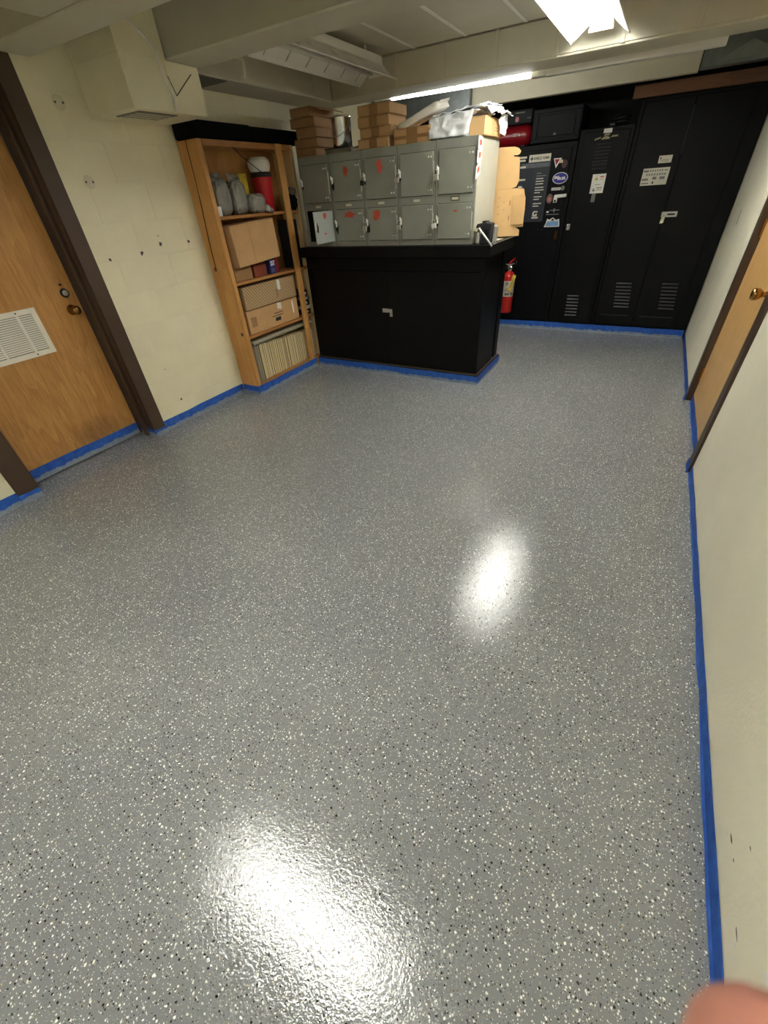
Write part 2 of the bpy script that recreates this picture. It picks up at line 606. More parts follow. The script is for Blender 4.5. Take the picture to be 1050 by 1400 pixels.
rdy0, rdy1 = 2.83, 3.93
wr = mk('wall_right', MB().box(XR, XR + 0.2, YN, rdy0, 0, ZS).box(XR, XR + 0.2, rdy1, YB, 0, ZS).box(XR, XR + 0.2, rdy0, rdy1, 2.06, ZS), 'wallr', base=(XR, 0, 0))
tag(wr, 'cream plaster wall with a brown framed door', 'wall', kind='structure')
c0, c1 = at_x((1013, 288), XR - 0.001), at_x((1007, 306), XR - 0.001)
mk('paint_chip', MB().prism([(c0.x, c0.y - 0.012, c0.z), (c0.x, c0.y + 0.01, c0.z + 0.01), (c1.x, c1.y + 0.012, c1.z), (c1.x, c1.y - 0.008, c1.z - 0.01)], (-0.0006, 0, 0)), 'stain', wr)
for (px, h, w, m_) in (((1000, 1147), 0.003, 0.013, 'stain'), ((1003, 1176), 0.002, 0.005, 'stain'), ((1026, 1160), 0.0015, 0.006, 'stain'), ((994, 1140), 0.002, 0.008, 'white'), ((982, 1234), 0.002, 0.012, 'white'), ((984, 1275), 0.002, 0.008, 'white'), ((1004, 1292), 0.003, 0.006, 'white'), ((1007, 1275), 0.0015, 0.014, 'stain'), ((1048, 1340), 0.01, 0.012, 'white')):
    c = at_x(px, XR - 0.0008)
    mk('paint_chip', MB().prism([(c.x, c.y + w * math.cos(k) * random.uniform(.5, 1.3), c.z + h * math.sin(k) * random.uniform(.5, 1.3)) for k in (0, 0.9, 1.7, 2.5, 3.4, 4.3, 5.2)], (-0.0006, 0, 0)), m_, wr)
tag(mk('wall_back', MB().box(XL - 0.24, XR + 0.2, YB, YB + 0.1, 0, ZS), 'blackwall', base=(0, YB, 0)), 'black painted wall above the steel cabinets', 'wall', kind='structure')
tag(mk('wall_front', MB().box(XL - 0.24, XR + 0.2, YN - 0.1, YN, 0, ZS), 'wall', base=(0, YN, 0)), 'cream wall across the open end of the room', 'wall', kind='structure')

ce = mk('ceiling', MB().box(XL - 0.24, XR + 0.2, YN - 0.1, YB + 0.1, ZS, ZS + 0.1), 'ceil', base=(0, 0, ZS))
tag(ce, 'cream ceiling of flat panels between deep beams', 'ceiling', kind='structure')
seams = [-2.86, -2.44, -2.023, -1.603, -1.17, -0.75, -0.33, 0.10, 0.56]
for (y0, y1) in ((YN, 1.0), (2.70, 4.25), (4.58, YB)):
    for i in range(len(seams) - 1):
        a, b = seams[i], seams[i + 1]
        mk('ceiling_panel', MB().box(a + 0.004, b - 0.004, y0, y1, ZC, ZC + 0.02), 'ceil', ce, bevel=0.002)
        if i:
            mk('joint_strip', MB().box(a - 0.012, a + 0.012, y0, y1, ZC - 0.003, ZC + 0.005), 'white', ce)
    mk('ceiling_panel', MB().box(XL, seams[0] - 0.004, y0, y1, ZC, ZC + 0.02), 'ceil', ce)

# deep beams across the room
b1 = mk('ceiling_beam', MB().box(XL, XR, 1.685, 1.905, ZB, ZS), 'beam', base=(-1.3, 1.8, ZB), bevel=0.006)
tag(b1, 'cream painted ceiling beam against the duct box, above the wooden door wall', 'beam', kind='structure')
b2 = mk('ceiling_beam', MB().box(XL, XR, 2.44, 2.70, ZB, ZS), 'beam', base=(-1.3, 2.5, ZB), bevel=0.008)
tag(b2, 'cream painted ceiling beam between duct box and unlit lamp', 'beam', kind='structure')
b3 = mk('ceiling_beam', MB().box(XL, XR, 4.265, 4.58, ZB, ZS), 'beam', base=(-1.3, 4.4, ZB), bevel=0.004)
tag(b3, 'cream panelled ceiling beam in front of the strip light', 'beam', kind='structure')
bats = [-2.82, -2.20, -1.781, -1.37, -0.95, -0.53, -0.11, 0.31]
for i in range(len(bats)):
    a = bats[i]
    b = bats[i + 1] if i + 1 < len(bats) else XR
    mk('face_panel', MB().box(a + 0.013, b - 0.013, 4.252, 4.266, ZB + 0.012, ZC - 0.008), 'beam', b3, bevel=0.002)
    mk('batten', MB().box(a - 0.015, a + 0.015, 4.246, 4.266, ZB + 0.008, ZC - 0.002), 'beam', b3, bevel=0.002)
so = mk('ceiling_soffit', MB().box(-2.585, XR, 0.95, 1.68, ZB + 0.005, ZS), 'beam', base=(-1, 1.3, ZB), bevel=0.005)
tag(so, 'flat cream soffit panel before the first ceiling beam', 'soffit', kind='structure')
sx = mk('ceiling_soffit', MB().box(XL, -2.84, 2.70, 4.25, ZB - 0.005, ZC), 'beam', base=(-3, 3.5, ZB), bevel=0.004)
tag(sx, 'boxed cream soffit along the block wall beside the unlit lamp', 'soffit', kind='structure')
for y in (3.12, 3.62, 4.0):
    mk('cover_strip', MB().box(-2.845, -2.836, y - 0.012, y + 0.012, ZB, ZC), 'beam', sx, bevel=0.002)
mk('air_grille', MB().box(-3.12, -2.86, 2.73, 3.02, ZB - 0.009, ZB - 0.004), mat('dark_grille', S(84, 84, 74), 0.5), sx)
cn = mk('conduit', MB().tube([at_y(p, 2.745) for p in ((325, 79), (331, 81), (333, 86), (334, 96), (335, 108))], 0.008, 10), 'beam', smooth=True)
tag(cn, 'short painted conduit bend on the far side of the beam by the soffit', 'pipe')
hd = mk('ceiling_header', MB().box(-1.985, -0.058, 5.50, 5.58, 2.105, ZC), 'beam', base=(-1, 5.5, 2.1), bevel=0.003)
tag(hd, 'cream header board hanging in front of the black wall', 'header', kind='structure')
gd = thing('galvanised_duct', (-2.5, 5.6, 2.10), 'grey galvanised sheet metal duct behind the lit strip light', 'duct')
mk('duct_body', MB().box(-3.10, -1.99, 5.46, 5.95, 2.09, 2.326), 'galv', gd, bevel=0.004)
mk('flange', MB().box(-2.03, -1.985, 5.44, 5.96, 2.075, 2.33), 'galv', gd, bevel=0.003)
gd2 = thing('sheet_metal_duct', (0.25, 5.5, 2.12), 'dark grey sheet metal duct above the brown plank', 'duct')
mk('duct_body', MB().prism([(-0.05, 5.50, 2.12), (XR - 0.005, 5.50, 2.12), (XR - 0.005, 5.50, 2.335), (-0.05, 5.50, 2.335)], (0, 0.12, 0)), 'galv', gd2, bevel=0.004)
mk('cross_break', MB().prism([(0.02, 5.502, 2.13), (0.5, 5.502, 2.13), (0.26, 5.488, 2.24)], (0, 0.004, 0)), 'galv', gd2)

# brown plank fixed across the top of the wide cabinet
pl = mk('wooden_plank', MB().box(-0.525, XR - 0.004, 5.742, 5.78, 2.018, 2.105), 'redwood', bevel=0.003)
tag(pl, 'brown wooden plank fixed above the wide black cabinet', 'plank')

# ------------------------------------------------------------------ left door
d1 = thing('door_1', (XL - 0.17, 1.25, 0), 'oak veneered door in a dark brown steel frame with white vent', 'door', kind='structure')
XD = -3.345
mk('door_leaf', MB().box(XD - 0.045, XD, 0.822, 1.672, 0.012, 2.045), 'oak', d1, bevel=0.002)
for (ya, yb, yi) in ((1.69, 1.792, 1.669), (0.80, 0.678, 0.825)):
    lo, hi = min(ya, yb), max(ya, yb)
    mb = MB().box(XL - 0.002, XL + 0.012, lo, hi, 0.0, dzt + 0.05)
    mk('door_casing', mb, 'brown', d1, bevel=0.003)
    lo, hi = min(ya, yi), max(ya, yi)
    mk('door_jamb', MB().box(XL - 0.24, XL + 0.011, min(ya, ya + (0.008 if ya > 1 else -0.008)), max(ya, ya + (0.008 if ya > 1 else -0.008)), 0, dzt), 'brown', d1)
    mk('door_stop', MB().box(XL - 0.12, XL - 0.07, lo, hi, 0, dzt - 0.02), 'brown', d1, bevel=0.002)
mk('door_head', MB().box(XL - 0.24, XL + 0.0115, 0.801, 1.689, dzt - 0.03, dzt + 0.049), 'brown', d1)
kn = at_x((104, 424), XD + 0.05)
kb = mk('door_knob', MB().lathe([(0.03, 0), (0.032, 0.004), (0.016, 0.01), (0.012, 0.03), (0.02, 0.038), (0.027, 0.05), (0.027, 0.062), (0.02, 0.07), (0.004, 0.072)], (XD, 1.600, kn.z), 24, (1, 0, 0)), 'brass', d1, smooth=True)
db = mk('deadbolt', MB().lathe([(0.027, 0), (0.027, 0.006), (0.02, 0.012)], (XD, 1.604, 1.062), 24, (1, 0, 0)), 'printk', d1)
mk('keyway', MB().lathe([(0.018, 0.011), (0.018, 0.0135), (0.01, 0.0145)], (XD, 1.604, 1.062), 20, (1, 0, 0)), 'steel', db)
mk('screw_plate', MB().box(XD, XD + 0.003, 1.592, 1.608, 1.105, 1.118), 'printk', d1)
gy0, gy1, gz0, gz1 = 0.98, 1.385, 0.749, 1.02
vg = mk('vent_grille', MB().box(XD, XD + 0.009, gy0, gy0 + 0.032, gz0, gz1).box(XD, XD + 0.009, gy1 - 0.032, gy1, gz0, gz1).box(XD, XD + 0.009, gy0 + 0.032, gy1 - 0.032, gz0, gz0 + 0.03)
        .box(XD, XD + 0.009, gy0 + 0.032, gy1 - 0.032, gz1 - 0.03, gz1).box(XD, XD + 0.0085, 1.262, 1.278, gz0 + 0.03, gz1 - 0.03).box(XD, XD + 0.0085, 1.10, 1.112, gz0 + 0.03, gz1 - 0.03), 'vent', d1, bevel=0.002)
mk('vent_backing', MB().box(XD, XD + 0.001, gy0 + 0.03, gy1 - 0.03, gz0 + 0.03, gz1 - 0.03), 'print', vg)
ns = 17
for i in range(ns):
    z = gz0 + 0.034 + (gz1 - gz0 - 0.066) * (i + 0.5) / ns
    for (a, b) in ((1.112, 1.262), (1.278, gy1 - 0.032), (gy0 + 0.032, 1.10)):
        mk('slat', MB().prism([(XD + 0.001, a, z + 0.003), (XD + 0.0025, a, z + 0.0042), (XD + 0.008, a, z - 0.003), (XD + 0.0065, a, z - 0.0042)], (0, b - a, 0)), 'vent', vg)
for z in (gz0 + 0.014, gz1 - 0.014):
    mk('screw', MB().lathe([(0.005, 0.008), (0.004, 0.011)], (XD, 1.27, z), 10, (1, 0, 0)), 'darkmetal', vg)

# ------------------------------------------------------------------ right door
d2 = thing('door_2', (XR, 3.4, 0), 'light oak door with brass knob in a narrow brown frame', 'door', kind='structure')
XRD = XR + 0.03
M['oak2'] = wood('light_oak_veneer', S(222, 180, 118), S(190, 144, 84), (8, 8, 0.8), 0.4, wav=6.0, con=0.2, coat=0.1)
mk('door_leaf', MB().box(XRD, XRD + 0.045, rdy0 + 0.004, rdy1 - 0.004, 0.01, 2.04), 'oak2', d2, bevel=0.002)
mk('door_casing', MB().box(XR - 0.014, XR + 0.05, rdy0 - 0.10, rdy0 + 0.006, 0, 2.10), 'brown', d2, bevel=0.004)
mk('door_casing', MB().box(XR - 0.014, XR + 0.05, rdy1 - 0.01, rdy1 + 0.06, 0, 2.10), 'brown', d2, bevel=0.004)
mk('door_head', MB().box(XR - 0.014, XR + 0.05, rdy0 + 0.006, rdy1 - 0.01, 2.04, 2.10), 'brown', d2)
mk('door_knob', MB().lathe([(0.03, 0), (0.032, 0.004), (0.014, 0.01), (0.012, 0.026), (0.02, 0.034), (0.028, 0.046), (0.029, 0.064), (0.024, 0.074), (0.004, 0.076)], (XRD, 3.0, 0.935), 24, (-1, 0, 0)), 'brass', d2, smooth=True)
for z in (0.22, 1.15, 1.75):
    hg = mk('hinge', MB().cyl((XRD - 0.008, rdy1 - 0.012, z - 0.05), (XRD - 0.008, rdy1 - 0.012, z + 0.05), 0.008, 10), 'brass', d2)

# ------------------------------------------------------------------ blue masking tape along every floor edge
TH = 0.085


def tape(p, q, label, h=TH, z0=0.0, m_='tape', ft=0.012):
    """strip standing against a vertical face; p->q along the face, room on the right-hand side"""
    p, q = Vector((p[0], p[1], 0)), Vector((q[0], q[1], 0))
    d = (q - p)
    L = d.length
    d.normalize()
    nrm = Vector((d.y, -d.x, 0))
    n = max(2, int(L / 0.12))
    rnd = random.Random(int(L * 1000))
    mb = MB()
    vs_, fs = [], []
    for i in range(n + 1):
        c = p + d * (L * i / n)
        w = h + rnd.uniform(-0.004, 0.003)
        foot = ft + rnd.uniform(-0.003, 0.004)
        for (o_, z) in ((0.0, z0), (foot, z0), (foot * 0.9, z0 + 0.0016), (0.004, z0 + 0.006), (0.0028, z0 + w), (0.0, z0 + w)):
            vs_.append(c + nrm * o_ + Vector((0, 0, z)))
    for i in range(n):
        for k in range(6):
            fs.append((i * 6 + k, (i + 1) * 6 + k, (i + 1) * 6 + (k + 1) % 6, i * 6 + (k + 1) % 6))
    fs += [[0, 1, 2, 3, 4, 5], [n * 6 + k for k in range(5, -1, -1)]]
    mb.add(vs_, fs)
    o = mk('masking_tape', mb, m_)
    return tag(o, label, 'tape')


e = 0.0015
tape((XL + e, -0.6), (XL + e, 0.6775), 'blue masking tape on the block wall short of the door hinge side')
tape((XL + 0.013 + e, 0.676), (XL + 0.013 + e, 0.80), 'blue masking tape folded around the foot of the left casing', 0.06)
tape((XD + e, 0.826), (XD + e, 1.667), 'blue masking tape along the bottom of the oak door', 0.085, 0.016)
tape((XD + 0.012, 1.688), (XL + 0.02, 1.688), 'blue masking tape inside the brown door jamb', 0.06)
tape((XL + 0.013 + e, 1.69), (XL + 0.013 + e, 1.796), 'blue masking tape across the foot of the brown casing beside the knob', 0.05)
tape((XL + e, 1.793), (XL + e, 2.6985), 'blue masking tape on the block wall between door and bookcase')
tape((XL + 0.02, 2.70 - e), (-2.948, 2.70 - e), 'blue masking tape on the end of the wooden bookcase')
tape((-2.948 + e, 2.70), (-2.948 + e, 3.622), 'blue masking tape on the front base of the wooden bookcase')
tape((-2.93, 3.638), (-1.118, 3.638), 'blue masking tape along the front of the black counter')
tape((-1.118, 3.638), (-1.118, 4.335), 'blue masking tape along the end of the black counter')
tape((-2.6, 5.765), (-0.945, 5.765), 'blue masking tape under the sticker covered cabinet')
tape((-0.943, 5.763), (-0.45, 5.763), 'blue masking tape under the narrow louvred locker')
tape((-0.448, 5.765), (XR - 0.02, 5.765), 'blue masking tape under the wide double door cabinet')
tape((XR - e, 5.75), (XR - e, rdy1 + 0.065), 'blue masking tape on the plaster wall beyond the right door', 0.05, 0.0, 'tape_clean', 0.008)
tape((XR - 0.016, rdy1 + 0.062), (XR - 0.016, rdy1 - 0.02), 'blue masking tape around the far casing of the light oak door', 0.045, 0.0, 'tape_clean', 0.008)
tape((XRD - e, rdy1 - 0.03), (XRD - e, rdy0 + 0.02), 'blue masking tape along the bottom of the light oak door', 0.06, 0.0, 'tape_clean', 0.008)
tape((XR - 0.016, rdy0 + 0.01), (XR - 0.016, rdy0 - 0.105), 'blue masking tape around the near casing of the light oak door', 0.045, 0.0, 'tape_clean', 0.008)
tape((XR - e, rdy0 - 0.106), (XR - e, -0.8), 'long blue masking tape on the plaster wall below the knob side', 0.045, 0.0, 'tape_clean', 0.008)

# ------------------------------------------------------------------ lamps
def fixture(cx, cy, length, along_y, lit, label, zb=2.165):
    """two-tube reflector fitting, slotted wings; local axis u along the tubes"""
    def P(u, w, z):
        return Vector((cx + w, cy + u, z)) if along_y else Vector((cx + u, cy - w, z))
    t = thing('fluorescent_fixture', (cx, cy, zb), label, 'lamp', 'two tube reflector lamps')
    h = length / 2
    ch = MB()
    ch.prism([P(-h, -0.055, zb + 0.085), P(-h, 0.055, zb + 0.085), P(-h, 0.045, zb + 0.14), P(-h, -0.045, zb + 0.14)], P(h, 0, 0) - P(-h, 0, 0))
    mk('channel', ch, 'white', t, bevel=0.003)
    for s in (-1, 1):
        mb = MB()
        a, b, c, d = (0.056, 0.088), (0.082, 0.062), (0.146, 0.014), (0.172, 0.0)

        def q(u0, u1, p, r):
            vs_ = [P(u0, s * p[0], zb + p[1]), P(u1, s * p[0], zb + p[1]), P(u1, s * r[0], zb + r[1]), P(u0, s * r[0], zb + r[1])]
            mb.add(vs_, [(0, 1, 2, 3) if s > 0 else (3, 2, 1, 0)])
        ns_ = 6
        pos = [-h]
        for i in range(ns_):
            u = -h + length * (i + 0.5) / ns_
            pos += [u - 0.006, u + 0.006]
        pos.append(h)
        for i in range(len(pos) - 1):
            q(pos[i], pos[i + 1], a, b)
            if i % 2 == 0:
                q(pos[i], pos[i + 1], b, c)
            q(pos[i], pos[i + 1], c, d)
        w = mk('reflector_wing', mb, 'white', t, solid=0.0016)
        mk('lip', MB().tube([P(-h, s * 0.172, zb), P(h, s * 0.172, zb)], 0.004, 6), 'white', w)
    for s in (-1, 1):
        y = s * (h - 0.02)
        ep = mk('end_plate', MB().prism([P(y, -0.075, zb + 0.03), P(y, 0.075, zb + 0.03), P(y, 0.058, zb + 0.088), P(y, -0.058, zb + 0.088)], P(0.006 * s, 0, 0) - P(0, 0, 0)), 'white', t, bevel=0.004)
        for k in (-1, 1):
            mk('lamp_holder', MB().cyl(P(y, k * 0.045, zb + 0.052), P(y - s * 0.018, k * 0.045, zb + 0.052), 0.014, 14), 'white', ep)
    for k in (-1, 1):
        mk('tube', MB().cyl(P(-h + 0.04, k * 0.045, zb + 0.052), P(h - 0.04, k * 0.045, zb + 0.052), 0.0127, 14), lit, t, smooth=True)
    for s in (-1, 1):
        mk('hanger', MB().box(*(lambda p: (p.x - 0.012, p.x + 0.012, p.y - 0.012, p.y + 0.012, zb + 0.138, ZC))(P(s * h * 0.7, 0, 0))), 'beam', t)
    return t


fixture(-2.275, 3.45, 1.29, True, 'tube_off', 'unlit two tube lamp with slotted white reflector beside the boxed soffit')
fixture(-0.65, 3.47, 1.29, True, 'tube_main', 'glowing two tube lamp with white reflector in front of the panelled beam')
fixture(-0.86, 0.06, 1.29, False, 'tube_near', 'glowing two tube lamp mirrored in the floor before the soffit')
sl = thing('strip_light', (-1.27, 4.65, 2.10), 'long white strip light with one glowing tube behind the panelled beam', 'lamp')
mk('housing', MB().box(-1.075, 0.072, 4.61, 4.68, 2.108, 2.155), 'white', sl, bevel=0.004)
mk('backing_channel', MB().box(-2.60, -1.19, 4.632, 4.68, 2.162, 2.20), 'white', sl, bevel=0.003)
mk('joint_box', MB().box(-1.19, -1.078, 4.612, 4.68, 2.112, 2.157), 'white', sl, bevel=0.003)
mk('tube', MB().cyl((-2.44, 4.638, 2.15), (-1.20, 4.638, 2.135), 0.019, 16), 'tube_strip', sl, smooth=True)
mk('end_cap', MB().cyl((-2.62, 4.638, 2.152), (-2.44, 4.638, 2.15), 0.011, 12), 'white', sl)
mk('screw', MB().lathe([(0.004, 0), (0.003, 0.002)], (-1.20, 4.612, 2.135), 8, (0, -1, 0)), 'darkmetal', sl)

# ------------------------------------------------------------------ duct box on the block wall
du = thing('air_duct', (-2.95, 2.39, 1.92), 'cream painted sheet metal air duct hanging from the ceiling by the wall', 'duct')
mk('duct_box', MB().box(XL + 0.004, -2.745, 2.125, 2.66, 1.918, ZB - 0.001), 'wall', du, bevel=0.003)
mk('duct_riser', MB().box(XL + 0.004, -2.745, 2.126, 2.43, ZB - 0.0015, 2.60), 'wall', du, bevel=0.003)
mk('air_outlet', MB().box(-3.02, -2.80, 2.19, 2.46, 1.914, 1.919), mat('grey_green_grille', S(112, 114, 100), 0.5), du)
for x in (-3.0, -2.95, -2.9, -2.85):
    mk('grille_bar', MB().box(x - 0.004, x + 0.004, 2.20, 2.45, 1.911, 1.915), 'cover', du)
mk('hanger_wire', MB().tube([at_x((229, 104), -2.741), at_x((242, 131), -2.741), at_x((261, 102), -2.741)], 0.0025, 6), 'darkmetal', du)
mk('seam_rib', MB().box(-2.747, -2.741, 2.41, 2.418, 1.92, ZB - 0.002), 'wall', du)
cb = mk('white_cable', MB().tube([at_x(p, -2.735) for p in ((172, 26), (184, 36), (197, 49), (207, 62), (214, 77), (219, 92), (225, 108), (233, 124), (239, 135), (240, 146), (241, 153))], 0.0055, 8), 'white', smooth=True)
tag(cb, 'thin white cable running down the face of the air duct', 'cable')

# ------------------------------------------------------------------ wooden bookcase
bx0, bx1, by0, by1, bz = XL + 0.004, -2.95, 2.704, 3.735, 1.838
bc = thing('bookcase', (-3.06, 3.3, 0), 'tall open pine bookcase standing against the block wall', 'bookcase')
mk('side_panel', MB().box(bx0, bx0 + 0.0915, by0, by0 + 0.036, 0.0, bz), 'pine', bc, bevel=0.003)
mk('side_panel', MB().box(bx0 + 0.093, bx1, by0 - 0.004, by0 + 0.034, 0.0, bz), 'pine', bc, bevel=0.003)
ck = [(bx0 + 0.062 + 0.042 * (z - 1.05) / 0.78 + 0.004 * math.sin(z * 9), by0 - 0.0045, z) for z in [1.05 + 0.0525 * k for k in range(16)]]
mk('split_crack', MB().prism([(x - 0.0035, y, z) for (x, y, z) in ck] + [(x + 0.0035, y, z) for (x, y, z) in reversed(ck)], (0, 0.002, 0)), 'void', bc)
mk('side_panel', MB().box(bx0, bx1, by1 - 0.03, by1, 0.0, bz), 'pine_l', bc, bevel=0.002)
mk('back_panel', MB().box(bx0, bx0 + 0.008, by0 + 0.037, by1 - 0.031, 0.1, bz - 0.02), 'ply', bc)
mk('top_board', MB().box(bx0, bx1, by0 + 0.037, by1 - 0.031, bz - 0.036, bz), 'shelf', bc, bevel=0.002)
mk('base_board', MB().box(bx0, bx1, by0 + 0.037, by1 - 0.031, 0.0, 0.098), 'shelf', bc, bevel=0.002)
for z in (1.395, 0.945, 0.520):
    mk('shelf', MB().box(bx0 + 0.009, bx1 - 0.012, by0 + 0.037, by1 - 0.031, z - 0.022, z), 'shelf', bc, bevel=0.002)
mk('front_post', MB().box(bx1 - 0.003, bx1 + 0.017, 3.50, 3.575, 0.09, bz), 'pine', bc, bevel=0.003)
for (y, z) in ((by0 - 0.0045, 0.55), (by0 - 0.0045, 1.05)):
    mk('knot', MB().lathe([(0.016, 0), (0.012, 0.0007)], (bx1 - 0.045 if z < 1 else bx1 - 0.16, y, z), 14, (0, -1, 0)), 'brown', bc)

# long black bench pad in two pieces on top of the bookcase
pd = thing('bench_cushion', (-3.05, 3.3, bz), 'long black padded cushion lying on top of the bookcase', 'cushion')
mk('pad', MB().box(-3.162, -2.945, 2.69, 3.26, bz + 0.001, bz + 0.098), 'blackcloth', pd, bevel=0.018, seg=3)
mk('pad', MB().box(-3.162, -2.945, 3.255, 3.84, bz + 0.001, bz + 0.093), 'blackcloth', pd, bevel=0.018, seg=3)


def carton(name, x0, x1, y0, y1, z0, z1, m_, label, cat='box', group=None, rz=0.0, tilt=None, front='y', tapew=0.05, tm='ptape', seam=True):
    c = Vector(((x0 + x1) / 2, (y0 + y1) / 2, z0))
    R = Matrix.Translation(c) @ Matrix.Rotation(rz, 4, 'Z') @ (tilt or Matrix.Identity(4)) @ Matrix.Translation(-c)
    t = thing(name, c, label, cat, group)
    mk('carton_body', MB(R).box(x0, x1, y0, y1, z0, z1 - 0.004), m_, t, bevel=0.004)
    g = 0.0015
    if front == 'y':
        ym = (y0 + y1) / 2
        mk('flap', MB(R).box(x0, x1, y0, ym - g, z1 - 0.004, z1), m_, t)
        mk('flap', MB(R).box(x0, x1, ym + g, y1, z1 - 0.004, z1), m_, t)
    else:
        xm = (x0 + x1) / 2
        mk('flap', MB(R).box(x0, xm - g, y0, y1, z1 - 0.004, z1), m_, t)
        mk('flap', MB(R).box(xm + g, x1, y0, y1, z1 - 0.004, z1), m_, t)
    if seam and tapew:
        k = 0.0006
        if front == 'y':
            xm = (x0 + x1) / 2
            mk('packing_tape', MB(R).box(xm - tapew / 2, xm + tapew / 2, y0 - k, y0, z0 + 0.002, z1).box(xm - tapew / 2, xm + tapew / 2, y0 - k, y0 + 0.08, z1, z1 + k), tm, t)
        else:
            ym = (y0 + y1) / 2
            mk('packing_tape', MB(R).box(x1, x1 + k, ym - tapew / 2, ym + tapew / 2, z0 + 0.002, z1).box(x1 - 0.08, x1 + k, ym - tapew / 2, ym + tapew / 2, z1, z1 + k), tm, t)
    t['_m'] = 0
    del t['_m']
    return t, R


# top shelf: bags, yellow box, red tumbler, white helmet
zs = 1.395
for i, (y, w, h, x, lab) in enumerate(((2.875, 0.17, 0.255, -3.05, 'crumpled grey plastic bag nearest the bookcase side panel'), (3.045, 0.16, 0.25, -3.04, 'upright grey plastic bag between two other bags'), (3.195, 0.19, 0.15, -2.995, 'slumped grey plastic bag before the red tumbler'))):
    t = thing('plastic_bag', (x, y, zs), lab, 'bag', 'grey plastic bags on the top shelf')
    mk('bag_body', MB().blob((x, y, zs + h * 0.44), (0.13, w * 0.9, h * 0.86), i + 2, 0.16, 2.3, 0.6, 44, 30, True), 'bag', t, smooth=True)
    if i < 2:
        mk('bag_neck', sheet_mb((x + 0.03, y - w * 0.38, zs + h * 0.74), (x + 0.03, y + w * 0.34, zs + h * 0.72), (x - 0.01, y + w * 0.3, zs + h * 1.02), (x - 0.01, y - w * 0.42, zs + h * 1.04), 18, 14, 0.02, 16.0, i + 4, 0.8), 'bag', t, smooth=True, solid=0.002)
    else:
        mk('bag_neck', sheet_mb((x + 0.04, y + w * 0.2, zs + 0.075), (x + 0.06, y + w * 0.72, zs + 0.03), (x + 0.05, y + w * 0.75, zs - 0.012), (x + 0.05, y + w * 0.3, zs + 0.012), 18, 14, 0.014, 18.0, i + 4, 0.8), 'bag', t, smooth=True, solid=0.002)
tag(mk('label_card', MB().box(-2.985, -2.982, 2.765, 2.80, zs + 0.001, zs + 0.062), 'paper'), 'small white card leaning on the grey bag', 'card')
t, _ = carton('yellow_box', -3.155, -3.09, 3.17, 3.255, zs, zs + 0.265, 'yellow', 'yellow printed box behind the grey plastic bags', seam=False)
rc = thing('tumbler', (-3.03, 3.37, zs), 'red plastic tumbler with black rim on the top shelf', 'tumbler')
mk('cup_body', MB().lathe([(0.058, 0), (0.062, 0.005), (0.08, 0.225), (0.08, 0.235)], (-3.03, 3.37, zs + 0.001), 28), 'redcup', rc, smooth=True)
mk('lid', MB().lathe([(0.083, 0.235), (0.083, 0.262), (0.07, 0.266)], (-3.03, 3.37, zs), 28), 'printk', rc)
wh = thing('white_helmet', (-3.035, 3.355, zs + 0.27), 'white rounded hard hat resting on the red tumbler', 'helmet')
mk('shell', MB().lathe([(0.07, 0), (0.08, 0.006), (0.091, 0.04), (0.092, 0.058), (0.086, 0.076), (0.08, 0.08)], (-3.03, 3.362, zs + 0.2675), 28), 'white', wh, smooth=True)
mk('rim', MB().lathe([(0.07, 0.08), (0.072, 0.09), (0.055, 0.096), (0.03, 0.098)], (-3.03, 3.362, zs + 0.2675), 28), 'signwhite', wh, smooth=True)
tag(mk('hanging_wire', MB().tube([(-2.955, 3.03, 1.80), (-2.95, 3.12, 1.742), (-2.93, 3.20, 1.69), (-2.95, 3.30, 1.655), (-2.955, 3.34, 1.638)], 0.003, 6), 'printk', smooth=True), 'thin dark wire hanging from the bookcase top board', 'wire')

# second shelf: big tilted carton over small boxes
zs = 0.945
t, R = carton('cardboard_box', -3.135, -2.93, 2.80, 3.315, zs + 0.115, zs + 0.40, 'kraft', 'large plain cardboard box tilted over smaller boxes on the shelf', front='x', tapew=0, tilt=Matrix.Rotation(math.radians(3), 4, 'X'))
mk('seam', MB(R).box(-2.93, -2.929, 3.0, 3.004, zs + 0.12, zs + 0.395), 'kraft_d', t)
carton('kraft_box', -3.12, -2.99, 2.775, 2.985, zs, zs + 0.105, 'kraft_d', 'small brown box under the big tilted cardboard box', front='x', tapew=0.0)
carton('red_box', -3.12, -3.0, 3.02, 3.18, zs, zs + 0.10, mat('brick_red_card', S(128, 58, 34), 0.7), 'brick red flat box under the tilted cardboard box', front='x', tapew=0)
t, _ = carton('blue_box', -3.06, -2.985, 3.215, 3.285, zs, zs + 0.12, 'bluebox', 'small dark blue box with white OUT lettering on the shelf', front='x', tapew=0)
mk('lettering', text_mb('OUT', (-2.9848, 3.222, zs + 0.062), 0.056, (0, 1, 0), (0, 0, 1), 0.04, bold=0.03), 'paper', t)
mk('lettering', MB().box(-2.985, -2.9844, 3.226, 3.27, zs + 0.034, zs + 0.039).box(-2.985, -2.9844, 3.226, 3.262, zs + 0.02, zs + 0.025), 'print', t)
t, _ = carton('red_carton', -3.10, -3.0, 3.295, 3.35, zs, zs + 0.17, mat('dark_red_card', S(120, 26, 26), 0.6), 'narrow dark red box beside the small blue box', front='x', tapew=0)
carton('dark_case', -3.14, -3.0, 3.59, 3.70, zs, zs + 0.38, 'void', 'dark case on the shelf behind the locker bank', front='x', tapew=0)
jk = thing('dark_bag', (-2.98, 3.65, 1.396), 'dark crumpled bag on the top shelf beside the lockers', 'bag')
mk('bag_body', MB().blob((-2.985, 3.645, 1.455), (0.11, 0.10, 0.115), 4, 0.25, 2.8, 0.7), 'blackcloth', jk, smooth=True)
